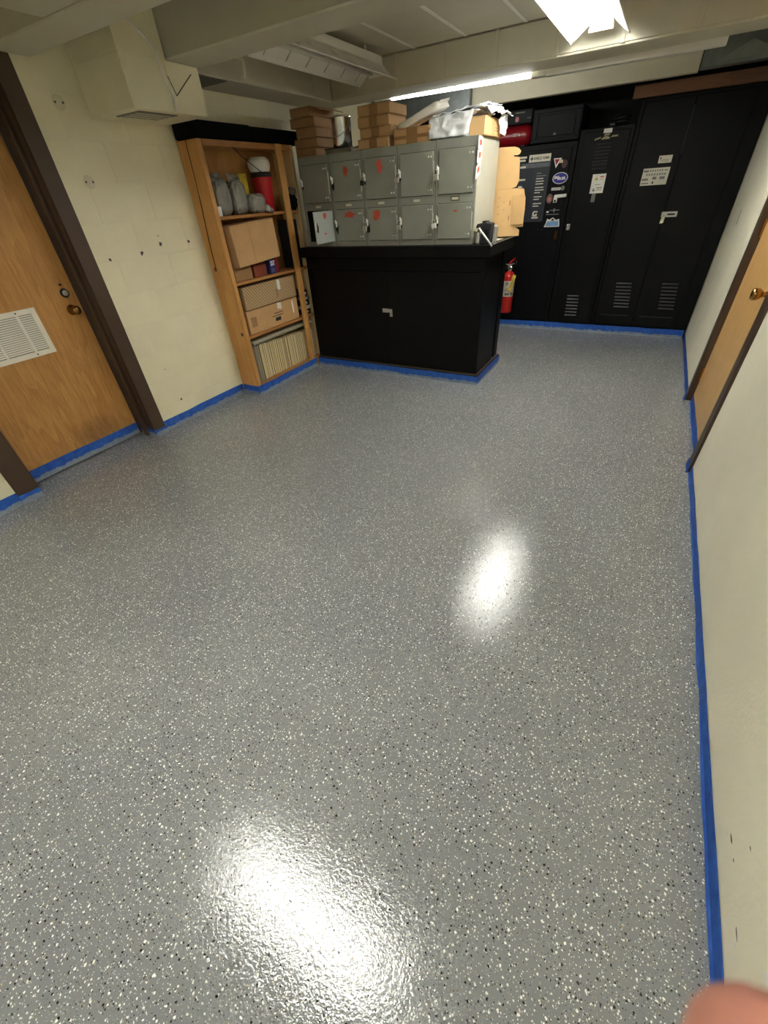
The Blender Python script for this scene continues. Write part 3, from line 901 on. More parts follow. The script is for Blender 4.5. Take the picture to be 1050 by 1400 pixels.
mk('bag_top', MB().blob((-2.975, 3.655, 1.525), (0.07, 0.08, 0.06), 8, 0.35, 3.0, 0.8), mat('grey_cloth', S(96, 92, 78), 0.8), jk, smooth=True)

# third shelf: two long cartons
zs = 0.520
t, _ = carton('long_box', -3.13, -2.985, 2.80, 3.50, zs, zs + 0.19, 'kraft', 'long brown carton with black print lying under the striped carton', front='x', tapew=0)
mk('flap_patch', MB().box(-2.985, -2.9842, 2.835, 2.905, zs + 0.055, zs + 0.135), 'kraft_d', t)
mk('white_label', MB().prism([(-2.985, 3.20, zs + 0.14), (-2.985, 3.255, zs + 0.13), (-2.985, 3.262, zs + 0.18), (-2.985, 3.207, zs + 0.19)], (0.001, 0, 0)), 'paper', t)
mk('white_label', MB().box(-2.985, -2.984, 3.41, 3.432, zs + 0.06, zs + 0.17), 'paper', t)
mk('print_block', MB().box(-2.985, -2.9843, 3.14, 3.27, zs + 0.105, zs + 0.111).box(-2.985, -2.9843, 3.11, 3.27, zs + 0.083, zs + 0.089).box(-2.985, -2.9843, 3.15, 3.225, zs + 0.04, zs + 0.07), 'printk', t)
t, _ = carton('striped_box', -3.13, -2.99, 2.82, 3.52, zs + 0.195, zs + 0.375, 'hatch', 'long carton with diagonal brown stripes stacked on the third shelf', front='x', tapew=0)
mk('white_label', MB().box(-2.99, -2.989, 3.26, 3.30, zs + 0.29, zs + 0.372), 'paper', t)
mk('white_label', MB().box(-3.09, -3.04, 2.8192, 2.82, zs + 0.25, zs + 0.33), 'paper', t)
mk('print_block', MB().box(-2.99, -2.9892, 3.23, 3.255, zs + 0.23, zs + 0.30), 'kraft_d', t)
for i, (h, w, m_) in enumerate(((0.05, 0.12, 'printk'), (0.03, 0.13, 'signwhite'), (0.055, 0.12, 'printk'), (0.03, 0.125, 'print'), (0.06, 0.11, 'printk'))):
    z = zs + 0.001 + sum((0.05, 0.03, 0.055, 0.03, 0.06)[:i])
    o = thing('book', (-3.05, 3.64, z), ('black book at the bottom of the flat pile behind the front post', 'white book second in the flat pile behind the front post', 'thick black book in the middle of the flat pile', 'grey book fourth in the flat pile behind the front post', 'black book topmost of the flat pile behind the front post')[i], 'book', 'books lying flat behind the front post')
    mk('cover', MB().box(-3.14, -2.99 + 0.01 * (i % 2), 3.585, 3.585 + w * 0.9, z, z + h - 0.001), m_, o, bevel=0.002)
    mk('spine_label', MB().box(-2.99 + 0.01 * (i % 2), -2.9892 + 0.01 * (i % 2), 3.61, 3.66, z + h * 0.3, z + h * 0.6), 'paper', o)

# bottom shelf: a row of yellowed magazines with a folder lying over them
y = 2.765
rnd = random.Random(3)
i = 0
while y < 3.672:
    th = rnd.uniform(0.015, 0.034)
    h = 0.30 + 0.025 * math.sin(y * 3) + rnd.uniform(-0.006, 0.006)
    lean = 0.03 * (1 - (y - 2.76) / 0.9)
    xo = rnd.uniform(-0.008, 0.004)
    grey = y < 2.845
    pale = y > 3.575
    mb = MB()
    x0, x1 = -3.155, -2.985 + xo
    g = 0.0012
    mb.prism([(x0, y + g, 0.099), (x0, y + th - g, 0.099), (x0, y + th - g + lean * 0, 0.099 + h), (x0, y + g, 0.099 + h)], (x1 - x0, 0, 0))
    o = thing('magazine', (-3.07, y + th / 2, 0.099), 'grey magazine at the side panel end of the bottom shelf row' if grey else 'pale magazine behind the front post of the bottom shelf' if pale else 'yellowed magazine standing in the packed bottom shelf row', 'magazine',
              'grey end magazines' if grey else 'pale magazines behind the post' if pale else 'yellowed magazines on the bottom shelf')
    mk('pages', mb, 'page2' if grey else ('folder' if pale else 'page'), o, bevel=0.0015)
    mk('cover', MB().box(x0, x1 + 0.003, y + th - g, y + th - g + 0.002, 0.099, 0.099 + h + 0.002), rnd.choice(['kraft_d', 'printk', 'page2', 'folder', 'kraft_d']), o)
    y += th
    i += 1
fo = thing('flat_folder', (-3.05, 3.2, 0.43), 'pale flat folder lying on top of the yellowed magazines', 'folder')
mk('cover', MB().prism([(-3.14, 2.79, 0.437), (-2.972, 2.79, 0.437), (-2.972, 3.69, 0.437), (-3.14, 3.69, 0.437)], (0, 0, 0.004)), 'folder', fo)
mk('pages', MB().box(-3.135, -2.978, 2.795, 3.685, 0.4415, 0.449), 'page2', fo)
mk('cover', MB().box(-3.14, -2.972, 2.79, 3.69, 0.449, 0.453), 'folder', fo)

# ------------------------------------------------------------------ black counter
cx0, cx1, cy0, cy1 = -2.925, -1.14, 3.66, 4.315
ct = thing('counter', (-2.03, 4.05, 0), 'black painted wooden counter cabinet with locked double doors', 'counter')
mk('base_plinth', MB().box(cx0 - 0.005, cx1 + 0.018, cy0 - 0.018, cy1 + 0.01, 0.0, 0.088), 'blackwood', ct, bevel=0.002)
mk('base_strip', MB().box(cx0, cx1 + 0.016, cy0 - 0.016, cy1 + 0.008, 0.0885, 0.097), 'brown', ct)
mk('carcass', MB().box(cx0, cx1 - 0.012, cy0 + 0.02, cy1 - 0.02, 0.0975, 1.02), 'blackwood', ct)
mk('end_panel', MB().box(cx1 - 0.012, cx1, cy0 + 0.02, 4.12, 0.0975, 1.02), 'blackwood', ct, bevel=0.002)
mk('corner_post', MB().box(cx1 - 0.03, cx1, 4.19, cy1 - 0.018, 0.0975, 1.02), 'blackwood', ct, bevel=0.002)
mk('front_rail', MB().box(cx0, cx1, cy0 + 0.002, cy0 + 0.02, 0.92, 1.02), 'blackwood', ct, bevel=0.002)
xm = -2.03
dl = mk('cabinet_door', MB().box(cx0, xm - 0.002, cy0, cy0 + 0.02, 0.1, 0.918), 'blackwood', ct, bevel=0.002)
dr = mk('cabinet_door', MB().box(xm + 0.002, cx1, cy0, cy0 + 0.02, 0.1, 0.918), 'blackwood', ct, bevel=0.002)
hp = mk('hasp', MB().box(-2.095, -2.035, cy0 - 0.006, cy0 - 0.0005, 0.578, 0.612).box(-2.04, -1.99, cy0 - 0.009, cy0 - 0.004, 0.58, 0.61), 'steel', dl, bevel=0.002)
mk('hasp_staple', MB().tube([(-2.005, cy0, 0.575), (-2.005, cy0 - 0.02, 0.575), (-2.005, cy0 - 0.02, 0.55), (-2.005, cy0, 0.55)], 0.004, 8).box(-2.018, -1.992, cy0 - 0.004, cy0, 0.545, 0.585), 'steel', dr)
mk('countertop', MB().box(cx0 - 0.02, -1.095, 3.622, 4.36, 1.024, 1.105), 'blackwood', ct, bevel=0.003)
mk('top_edge_strip', MB().box(-1.102, -1.0935, 3.70, 4.34, 1.1045, 1.1065), 'steel', ct)
tag(mk('loose_papers', MB().prism([(-1.235, 3.80, 1.1075), (-1.13, 3.76, 1.1075), (-1.12, 3.86, 1.1075), (-1.22, 3.91, 1.1075)], (0, 0, 0.004)), 'paper'), 'white papers lying on the counter beside the vise', 'papers')
tag(mk('loose_papers', MB().prism([(-1.24, 3.93, 1.1075), (-1.14, 3.90, 1.1075), (-1.125, 4.06, 1.1075), (-1.225, 4.09, 1.1075)], (0, 0, 0.003)), 'signwhite'), 'cream papers lying on the counter before the flattened mailer', 'papers')

# ------------------------------------------------------------------ bank of ten grey lockers
lx0, lx1, ly0, ly1, lz0, lz1 = -2.887, -1.267, 3.70, 4.185, 1.1065, 1.748
lk = thing('locker_bank', ((lx0 + lx1) / 2, (ly0 + ly1) / 2, lz0), 'grey steel bank of ten small lockers standing on the black counter', 'lockers')
pw = (lx1 - lx0) / 5
rows = ((1.43, 1.695), (1.143, 1.378))
sh = MB()
sh.box(lx0, lx1, ly0 + 0.01, ly1, lz1 - 0.006, lz1).box(lx0, lx1, ly0 + 0.01, ly1, lz0, lz0 + 0.006).box(lx0, lx1, ly1 - 0.005, ly1, lz0 + 0.006, lz1 - 0.006)
sh.box(lx0, lx0 + 0.004, ly0 + 0.01, ly1 - 0.005, lz0 + 0.006, lz1 - 0.006)
mk('shell', sh, 'steelgrey', lk)
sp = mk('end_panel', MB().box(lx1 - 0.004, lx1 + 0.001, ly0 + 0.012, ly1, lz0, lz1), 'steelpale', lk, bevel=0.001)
iv = MB()
for k in range(1, 5):
    x = lx0 + pw * k
    iv.box(x - 0.003, x + 0.003, ly0 + 0.01, ly1 - 0.006, lz0 + 0.006, lz1 - 0.006)
iv.box(lx0 + 0.005, lx1 - 0.005, ly0 + 0.01, ly1 - 0.006, 1.40, 1.404)
mk('partitions', iv, 'void', lk)  # dividers coloured black so the cell interior reads as shade
mk('cell_shade_liner', MB().box(lx0 + 0.0045, lx0 + 0.006, ly0 + 0.0125, ly1 - 0.006, lz0 + 0.007, 1.399).box(lx0 + 0.007, lx0 + pw - 0.004, ly0 + 0.0125, ly1 - 0.006, lz0 + 0.0065, lz0 + 0.008).box(lx0 + 0.007, lx0 + pw - 0.004, ly1 - 0.009, ly1 - 0.0065, lz0 + 0.009, 1.399), 'void', lk)  # black lining added to paint the shade inside the open cell
fr = MB()
for k in range(6):
    x = lx0 + pw * k
    a = x - 0.018 if k else x
    b = x + 0.022 if k < 5 else x
    fr.box(a, b, ly0, ly0 + 0.012, lz0, lz1)
    if k < 5:
        x2 = lx0 + pw * (k + 1) - (0.018 if k < 4 else 0.018)
        for (z0, z1) in ((lz0, rows[1][0]), (rows[1][1], rows[0][0]), (rows[0][1], lz1)):
            fr.box(b, x2 if k < 4 else lx1 - 0.018, ly0, ly0 + 0.012, z0, z1)
mk('front_frame', fr, 'steelgrey', lk)
sj = MB()
for k in range(1, 5):
    x = lx0 + pw * k
    sj.box(x - 0.0012, x + 0.0012, ly0 - 0.0006, ly0, lz0, lz1)
mk('column_joint', sj, 'darkmetal', lk)


def splat(c, r, nrm_y, rnd, sx=1.0, sz=1.0):
    pts = []
    for k in range(16):
        a = 2 * math.pi * k / 16
        rr = r * (0.65 + 0.5 * rnd.random())
        pts.append((c[0] + rr * sx * math.cos(a), nrm_y, c[2] + rr * sz * math.sin(a)))
    return pts


rs = random.Random(11)
marks = {(1, 0): (0.0, 0.75, 0.030, 0.8, 1.3), (2, 0): (0.0, 0.78, 0.034, 0.9, 1.2), (0, 1): None, (1, 1): (0.0, 0.82, 0.036, 1.7, 0.6), (2, 1): (-0.05, 0.78, 0.036, 1.1, 1.0)}
for k in range(5):
    for r_, (z0, z1) in enumerate(rows):
        a, b = lx0 + pw * k + 0.022, lx0 + pw * (k + 1) - 0.018
        opened = (k == 0 and r_ == 1)
        R = None
        hinge = Vector((b - 0.002, ly0 - 0.002, 0))
        if opened:
            R = Matrix.Translation(hinge) @ Matrix.Rotation(math.radians(90), 4, 'Z') @ Matrix.Translation(-hinge)
        d = mk('locker_door', MB(R).box(a + 0.004, b - 0.003, ly0 - 0.008, ly0 + 0.004, z0 + 0.003, z1 - 0.003), 'steelopen' if opened else 'steelgrey', lk, bevel=0.0025)
        # dark recess line between door and frame
        if not opened:
            mk('door_gap', MB().box(a, b, ly0 + 0.004, ly0 + 0.0095, z0, z1), 'void', lk)
            for z in (z0 + 0.035, z1 - 0.035):
                mk('hinge', MB().lathe([(0.006, 0), (0.005, 0.003), (0.001, 0.004)], (b - 0.018, ly0 - 0.008, z), 10, (0, -1, 0)).lathe([(0.006, 0), (0.005, 0.003), (0.001, 0.004)], (b - 0.040, ly0 - 0.008, z), 10, (0, -1, 0)), 'rod', d)
            mk('hinge_knuckle', MB().cyl((b + 0.001, ly0 - 0.006, z1 - 0.06), (b + 0.001, ly0 - 0.006, z0 + 0.06), 0.0035, 8), 'steel', d)
        zl = (z0 + z1) / 2 + 0.01
        mk('latch', MB(R).box(a - 0.003, a + 0.007, ly0 - 0.020, ly0 - 0.006, zl - 0.020, zl + 0.024).box(a - 0.007, a + 0.002, ly0 - 0.026, ly0 - 0.016, zl + 0.008, zl + 0.034), 'rod', d, bevel=0.002)
        if not opened:
            mk('scraped_paint', MB().prism(splat((a + 0.004, 0, zl - 0.03), 0.010 + (0.016 if (k, r_) in ((1, 0), (2, 1), (1, 1)) else 0), ly0 - 0.0084, rs, 0.7, 1.6), (0, -0.0004, 0)), 'darkmetal', d)
        if (k, r_) in marks and marks[(k, r_)]:
            ox, fz, rr, sx_, sz_ = marks[(k, r_)]
            c = ((a + b) / 2 + ox, 0, z0 + (z1 - z0) * fz)
            mk('spray_mark', MB().prism(splat(c, rr, ly0 - 0.0083, rs, sx_, sz_), (0, -0.0005, 0)), 'spray', d)
        if opened:
            mk('spray_mark', MB(R).prism(splat(((a + b) / 2 + 0.01, 0, z1 - 0.035), 0.026, ly0 - 0.0083, rs), (0, -0.0005, 0)), 'spray', d)
            mk('spray_mark', MB(R).prism(splat(((a + b) / 2, 0, z0 + 0.07), 0.014, ly0 - 0.0083, rs, 1.5, 0.5), (0, -0.0005, 0)), 'spray', d)
            mk('scraped_paint', MB(R).prism(splat((a + 0.035, 0, zl - 0.01), 0.022, ly0 - 0.0083, rs, 0.6, 2.0), (0, -0.0005, 0)), 'darkmetal', d)
        if (k, r_) == (4, 1):
            mk('spray_mark', MB().prism(splat(((a + b) / 2 + 0.01, 0, z1 - 0.052), 0.010, ly0 - 0.0083, rs, 2, 0.7), (0, -0.0005, 0)), 'spray', d)
        # label holder above each door
        zc = z1 + 0.026
        xc = (a + b) / 2
        lh = mk('label_holder', MB().box(xc - 0.034, xc + 0.034, ly0 - 0.003, ly0, zc - 0.014, zc - 0.009).box(xc - 0.034, xc + 0.034, ly0 - 0.003, ly0, zc + 0.009, zc + 0.013)
                .box(xc - 0.034, xc - 0.029, ly0 - 0.003, ly0, zc - 0.009, zc + 0.009).box(xc + 0.029, xc + 0.034, ly0 - 0.003, ly0, zc - 0.009, zc + 0.009), 'darkmetal' if (k, r_) == (4, 1) else 'steelgrey', lk)
        mk('label_card', MB().box(xc - 0.028, xc + 0.028, ly0 - 0.0012, ly0, zc - 0.008, zc + 0.008), 'signwhite' if r_ else 'steelgrey', lh)
for i, px in enumerate(((657, 195), (655.5, 212), (653.5, 232))):
    c = at_x(px, lx1 + 0.002)
    st = mk('sticker', MB().prism([(c.x, c.y - 0.045, c.z + 0.036 - 0.01 * i), (c.x, c.y + 0.05, c.z + 0.032 + 0.008 * i), (c.x, c.y + 0.05, c.z - 0.036 + 0.008 * i), (c.x, c.y - 0.045, c.z - 0.032 - 0.012 * i)], (0.0006, 0, 0)), 'paper', sp)
    mk('sticker_square', MB().prism([(c.x + 0.0007, c.y - 0.02, c.z + 0.017 - 0.004 * i), (c.x + 0.0007, c.y + 0.03, c.z + 0.016 + 0.004 * i), (c.x + 0.0007, c.y + 0.03, c.z - 0.014 + 0.004 * i), (c.x + 0.0007, c.y - 0.02, c.z - 0.013 - 0.006 * i)], (0.0004, 0, 0)), 'orange', sp)

# padlocks hanging from the latches
for (k, r_, m_, sc_, lab) in ((4, 1, 'white', 1.0, 'white square padlock hanging on a lower locker latch'), (4, 0, 'padlock', 1.05, 'grey padlock on the upper locker beside the striped stickers'), (3, 0, 'padlock', 0.9, 'dark grey padlock on the upper locker fourth along'),
                              (3, 1, 'padlock', 1.0, 'grey padlock on the lower locker left of the white padlock'), (2, 0, 'darkmetal', 0.9, 'dark padlock beside the upper red mark'), (2, 1, 'padlock', 1.0, 'scratched padlock beside the rusted lower latch')):
    z0, z1 = rows[r_]
    a = lx0 + pw * k + 0.022
    zl = (z0 + z1) / 2 + 0.01
    x = a - 0.010 if (k, r_) != (4, 1) else a - 0.022
    t = thing('padlock', (x, ly0 - 0.03, zl - 0.07), lab, 'padlock', 'padlocks on the locker bank')
    R = Matrix.Translation((x, ly0 - 0.034, zl)) @ Matrix.Rotation(rs.uniform(-0.35, 0.35), 4, 'Y') @ Matrix.Scale(sc_, 4)
    mk('shackle', MB(R).tube([(0.011 * math.cos(q), 0, 0.011 * math.sin(q)) for q in [math.pi * j / 8 for j in range(9)]] + [(-0.011, 0, -0.02)], 0.0028, 8).cyl((0.011, 0, 0), (0.011, 0, -0.02), 0.0028, 8), 'chrome', t, smooth=True)
    mk('lock_body', MB(R).box(-0.019, 0.019, -0.009, 0.009, -0.052, -0.018), m_, t, bevel=0.003)

# ------------------------------------------------------------------ things on top of the lockers
zt = lz1 + 0.0005
hs = [0.058, 0.062, 0.066, 0.064]
z = zt
names = ('lowest brown carton of the stack at the bookcase end', 'second brown carton of the stack at the bookcase end', 'third brown carton of the stack at the bookcase end', 'fourth brown carton of the stack at the bookcase end')
for i, h in enumerate(hs):
    carton('carton', -2.905 + 0.012 * i * (-1) ** i, -2.68 + 0.008 * ((i * 7) % 3 - 1) - 0.012 * (i == 3), 3.725 + 0.01 * (i % 2), 4.05, z, z + h - 0.003, 'kraft_d', names[i], group='cartons stacked at the bookcase end', rz=0.03 * (i - 1.5), tapew=0.0)
    z += h
t, R = carton('open_carton', -2.91, -2.70, 3.72, 4.05, z, z + 0.055, 'kraft_d', 'open topped dark carton crowning the stack by the bookcase', tapew=0, rz=-0.05)
mk('raised_flap', MB(R).prism([(-2.70, 3.72, z + 0.053), (-2.70, 4.05, z + 0.053), (-2.60, 4.05, z + 0.025), (-2.60, 3.72, z + 0.025)], (0, 0, 0.004)), 'kraft_d', t)
bk = thing('flat_book', (-2.49, 3.83, zt), 'thin dark bound book lying under the steel pot', 'book')
mk('pages', MB().box(-2.608, -2.372, 3.735, 3.95, zt + 0.002, zt + 0.03), 'page2', bk)
mk('cover', MB().box(-2.612, -2.365, 3.727, 3.955, zt + 0.03, zt + 0.035).box(-2.612, -2.365, 3.727, 3.955, zt, zt + 0.002), 'printk', bk)
zp = zt + 0.0355
pt = thing('steel_pot', (-2.485, 3.82, zp), 'tall shiny stainless steel pot with wire handle', 'pot')
mk('pot_body', MB().lathe([(0.076, 0), (0.08, 0.004), (0.08, 0.172), (0.083, 0.178), (0.083, 0.186), (0.078, 0.19), (0.02, 0.194)], (-2.485, 3.82, zp), 36), 'chrome', pt, smooth=True)
mk('wire_handle', MB().tube([Vector((-2.485, 3.82, zp + 0.14)) + Vector((0.085 * math.cos(a), -0.085 * math.sin(a), -0.075 * math.sin(a))) for a in [math.pi * j / 12 for j in range(13)]], 0.0014, 6), 'steel', pt)
pp = thing('paper_pile', (-2.31, 3.84, zt), 'crumpled white papers between the steel pot and cartons', 'papers')
mk('sheet', MB().box(-2.355, -2.285, 3.74, 3.98, zt, zt + 0.018), 'paper', pp)
mk('sheet', MB().prism([(-2.355, 3.735, zt + 0.019), (-2.285, 3.735, zt + 0.03), (-2.285, 3.97, zt + 0.05), (-2.355, 3.97, zt + 0.04)], (0, 0, 0.003)), 'paper', pp)
carton('black_case', -2.36, -2.285, 3.99, 4.15, zt, zt + 0.10, 'printk', 'small black case behind the crumpled white papers', tapew=0)
z = zt
nm = ('lowest', 'second', 'third', 'topmost')
for i in range(4):
    h = 0.0635
    carton('kraft_carton', -2.275 + 0.009 * (i % 2), -1.985 - 0.010 * ((i + 1) % 2), 3.72 + 0.008 * ((i * 3) % 4), 4.02, z, z + h - 0.0025, 'kraft', '%s kraft carton in the taped stack beside the white envelope' % nm[i], group='kraft cartons stacked mid lockers', rz=0.015 * (i % 2 - 0.5), tapew=0.07)
    z += h
t, R = carton('kraft_carton', -1.955, -1.648, 3.725, 4.06, zt, zt + 0.092, 'kraft', 'wide kraft carton lying under the white envelope', tapew=0.09)
mk('packing_tape', MB(R).box(-1.95, -1.652, 3.7242, 3.7248, zt + 0.03, zt + 0.05), 'ptape', t)
R = Matrix.Translation((-1.78, 3.86, zt + 0.152)) @ Matrix.Rotation(math.radians(-17), 4, 'Y') @ Matrix.Rotation(math.radians(8), 4, 'X')
ev = thing('padded_envelope', (-1.78, 3.86, zt + 0.10), 'white padded envelope lying across the kraft carton', 'envelope')
mk('envelope_body', MB(R).blob((0, 0, 0), (0.36, 0.26, 0.055), 5, 0.12, 3.0, 0.35, 32, 16), 'envelope', ev, smooth=True)
mk('flap', MB(R).prism([(0.165, -0.12, 0.004), (0.165, 0.12, 0.004), (0.20, 0.10, 0.018), (0.20, -0.10, 0.014)], (0, 0, 0.003)), 'envelope', ev)
pb = thing('plastic_wrapped_bundle', (-1.43, 3.95, zt), 'milky plastic bag wrapped around a bundle on the lockers', 'bag')
mk('plastic_wrap', MB().blob((-1.50, 3.93, zt + 0.055), (0.31, 0.40, 0.112), 3, 0.10, 5.0, 0.3, 64, 30, True), 'plastic', pb, smooth=True)
for i, (x0, x1, za, zb_) in enumerate(((-1.665, -1.30, 0.108, 0.125), (-1.66, -1.27, 0.118, 0.142), (-1.65, -1.25, 0.128, 0.160))):
    mk('plastic_fold', sheet_mb((x0, 3.735 + 0.01 * i, zt + za), (x1, 3.735 + 0.02 * i, zt + zb_), (x1, 4.13, zt + zb_ + 0.012), (x0, 4.13, zt + za + 0.01), 34, 28, 0.014, 10.0, i + 2), 'plastic', pb, smooth=True, solid=0.003)
mk('plastic_fold', sheet_mb((-1.665, 3.728, zt + 0.01), (-1.365, 3.722, zt + 0.01), (-1.33, 3.735, zt + 0.135), (-1.665, 3.738, zt + 0.12), 36, 18, 0.010, 12.0, 15, 0.5), 'plastic', pb, smooth=True, solid=0.002)
mk('plastic_fold', sheet_mb((-1.30, 3.75, zt + 0.15), (-1.205, 3.80, zt + 0.118), (-1.165, 4.14, zt + 0.115), (-1.30, 4.13, zt + 0.17), 28, 34, 0.022, 11.0, 7, 0.8), 'plastic', pb, smooth=True, solid=0.002)
mk('plastic_fold', sheet_mb((-1.205, 3.97, zt + 0.125), (-1.20, 4.15, zt + 0.12), (-1.215, 4.15, zt + 0.012), (-1.225, 4.03, zt + 0.02), 22, 22, 0.016, 12.0, 9, 0.8), 'plastic', pb, smooth=True, solid=0.002)
t, R = carton('tan_carton', -1.36, -1.245, 3.745, 4.12, zt, zt + 0.10, 'kraft_l', 'light tan carton poking out of the milky plastic', front='x', tapew=0.08, tm='kraft')
mk('print_block', MB().box(-1.2445, -1.244, 3.97, 4.05, zt + 0.03, zt + 0.036).box(-1.2445, -1.244, 3.97, 4.03, zt + 0.045, zt + 0.05), 'kraft_d', t)

# flattened die-cut mailer behind the locker end
YM = 4.235
ol = [(676, 199), (690, 198), (704, 197), (710, 199), (713, 203), (711, 207), (708, 208.6), (702.6, 209), (703, 210.6), (711.4, 211.4), (710, 244), (706, 252), (698.6, 255), (716.9, 255), (717.5, 262), (718.8, 267), (718.2, 279), (717, 284), (715, 307), (704, 308), (708, 310), (710, 312), (709, 319.6), (673.4, 321.5), (664, 322)]
mpts = [at_y(p, YM) for p in ol]
zmin = min(p.z for p in mpts)
mpts = [Vector((p.x, YM, p.z - zmin + 1.1065)) for p in mpts]
ml = thing('flattened_mailer', (-1.14, YM, 1.1065), 'flattened die cut cardboard mailer propped behind the locker bank', 'cardboard')
mk('cardboard_sheet', MB().prism(mpts, (0, 0.004, 0)), 'kraft_l', ml)
fl = [at_y(p, YM - 0.03) for p in ((699, 268), (717, 265), (718, 284), (714.5, 306), (697, 308))]
mk('folded_flap', MB().prism([(p.x, YM - 0.004 - 0.03 * (1 if i in (1, 2, 3) else 0), p.z) for i, p in enumerate(fl)], (0, 0.003, 0)), 'kraft_l', ml)
cr = at_y((700, 258), YM)
mk('crease', MB().box(cr.x - 0.12, cr.x + 0.09, YM - 0.0012, YM, cr.z - 0.002, cr.z + 0.002), 'kraft', ml)
for px in ((682.5, 271), (689, 276.5), (681, 283), (688.5, 287), (680.5, 293), (687, 302)):
    c = at_y(px, YM)
    mk('punch_hole', MB().lathe([(0.0045, 0), (0.004, 0.001)], (c.x, YM, c.z), 8, (0, -1, 0)), 'kraft_d', ml)
for (p, q) in (((697.5, 274), (697, 280.5)), ((695.5, 295), (695, 301.5))):
    a, b = at_y(p, YM), at_y(q, YM)
    mk('slot', MB().box(a.x - 0.004, a.x + 0.003, YM - 0.0015, YM, b.z, a.z), 'kraft_d', ml)

# bench vise on the counter corner
vx, vy, vz = -1.185, 3.74, 1.1055
vi = thing('bench_vise', (vx, vy, vz), 'small black bench vise with chrome handle bar on the counter corner', 'vise')
mk('base', MB().box(vx - 0.055, vx - 0.02, vy - 0.07, vy + 0.05, vz, vz + 0.085), 'steel', vi, bevel=0.012, seg=2)
mk('jaw_body', MB().prism([(vx - 0.02, vy - 0.05, vz), (vx + 0.055, vy - 0.05, vz), (vx + 0.058, vy - 0.05, vz + 0.09), (vx + 0.062, vy - 0.05, vz + 0.132), (vx + 0.02, vy - 0.05, vz + 0.14), (vx - 0.055, vy - 0.05, vz + 0.132), (vx - 0.06, vy - 0.05, vz + 0.10), (vx - 0.02, vy - 0.05, vz + 0.085)], (0, 0.09, 0)), 'printk', vi, bevel=0.006, seg=2)
mk('back_jaw', MB().box(vx + 0.03, vx + 0.075, vy + 0.045, vy + 0.09, vz, vz + 0.115), 'steel', vi, bevel=0.006)
mk('anvil_cap', MB().box(vx - 0.015, vx + 0.02, vy - 0.04, vy + 0.03, vz + 0.136, vz + 0.15), 'darkmetal', vi, bevel=0.004)
mk('jaw_hollow', MB().lathe([(0.022, 0), (0.02, 0.002)], (vx + 0.025, vy - 0.05, vz + 0.075), 16, (0, -1, 0)), 'void', vi)
sw = mk('screw', MB().cyl((vx - 0.025, vy - 0.135, vz + 0.10), (vx - 0.025, vy - 0.05, vz + 0.10), 0.012, 14), 'chrome', vi)
hb0, hb1 = at_y((655.5, 313), vy - 0.13), at_y((672.5, 336.5), vy - 0.13)
mk('handle_bar', MB().cyl(hb0, hb1, 0.007, 12), 'rod', vi, smooth=True)
mk('handle_knob', MB().blob(hb0, (0.02, 0.02, 0.02), 1, 0, 1, 1, 12, 8), 'chrome', vi, smooth=True)
mk('handle_knob', MB().blob(at_y((658, 317), vy - 0.13), (0.018, 0.018, 0.018), 1, 0, 1, 1, 12, 8), 'chrome', vi, smooth=True)

# ------------------------------------------------------------------ black steel cabinets along the back
YF = 5.77


def louvres(parent, x0, x1, z0, z1, n, lean=0.0):
    for i in range(n):
        z = z1 - (z1 - z0) * i / (n - 1)
        s = lean * (z1 - z) / max(z1 - z0, 1e-6)
        mk('louvre', MB().prism([(x0 + s, YF - 0.0005, z + 0.012), (x0 + s, YF - 0.009, z - 0.002), (x0 + s, YF - 0.009, z - 0.005), (x0 + s, YF - 0.0005, z - 0.006)], (x1 - x0, 0, 0)), 'black_edge', parent, bevel=0.001)


# cabinet with stickers
sc = thing('sticker_cabinet', (-1.5, 6.0, 0), 'tall black steel cabinet with stickers and posters on its door', 'cabinet')
mk('cabinet_body', MB().box(-2.30, -0.938, YF + 0.012, 6.22, 0.0, 1.778), 'black2', sc, bevel=0.004)
sd = mk('cabinet_door', MB().box(-2.26, -0.985, YF - 0.004, YF + 0.0115, 0.10, 1.735), 'black2', sc, bevel=0.004)
YS = YF - 0.0045
X0, Z0 = Vector((1, 0, 0)), Vector((0, 0, 1))


def sticker(name, pts, m_, ext=0.0006, lift=0.0):
    return mk(name, MB().prism([(p[0], YS - lift, p[1]) for p in pts], (0, -ext, 0)), m_, sd)


def rect(x0, x1, z0, z1):
    return [(x0, z0), (x1, z0), (x1, z1), (x0, z1)]


def ell(cx_, cz_, rx, rz_, n=28):
    return [(cx_ + rx * math.cos(2 * math.pi * k / n), cz_ + rz_ * math.sin(2 * math.pi * k / n)) for k in range(n)]


def letter(s, x, z, w, h, m_, lift=0.0016, bold=0.02):
    return mk('lettering', text_mb(s, (x, YS - lift, z), w, X0, Z0, h, 0.0, bold), m_, sd)


sticker('poster', rect(-1.56, -1.175, 1.12, 1.64), 'greydark', 0.0004)
sticker('sticker', rect(-1.405, -1.183, 1.64, 1.70), 'signwhite', 0.0008)
sticker('sticker_cross', [(-1.392, 1.663), (-1.38, 1.663), (-1.38, 1.65), (-1.372, 1.65), (-1.372, 1.663), (-1.36, 1.663), (-1.36, 1.673), (-1.372, 1.673), (-1.372, 1.687), (-1.38, 1.687), (-1.38, 1.673), (-1.392, 1.673)], 'printk', 0.0004, 0.0009)
letter('SHIELD ARMS', -1.355, 1.658, 0.158, 0.022, 'printk')
sticker('poster_banner', rect(-1.47, -1.185, 1.595, 1.63), mat('poster_grey', S(92, 96, 102), 0.5, var=0.3, vs_=30), 0.0006, 0.0005)
sticker('poster_frame', rect(-1.335, -1.19, 1.125, 1.575), mat('poster_panel', S(50, 55, 64), 0.4), 0.0004, 0.0005)
sticker('poster_inner', rect(-1.33, -1.195, 1.13, 1.57), 'greydark', 0.0004, 0.0008)
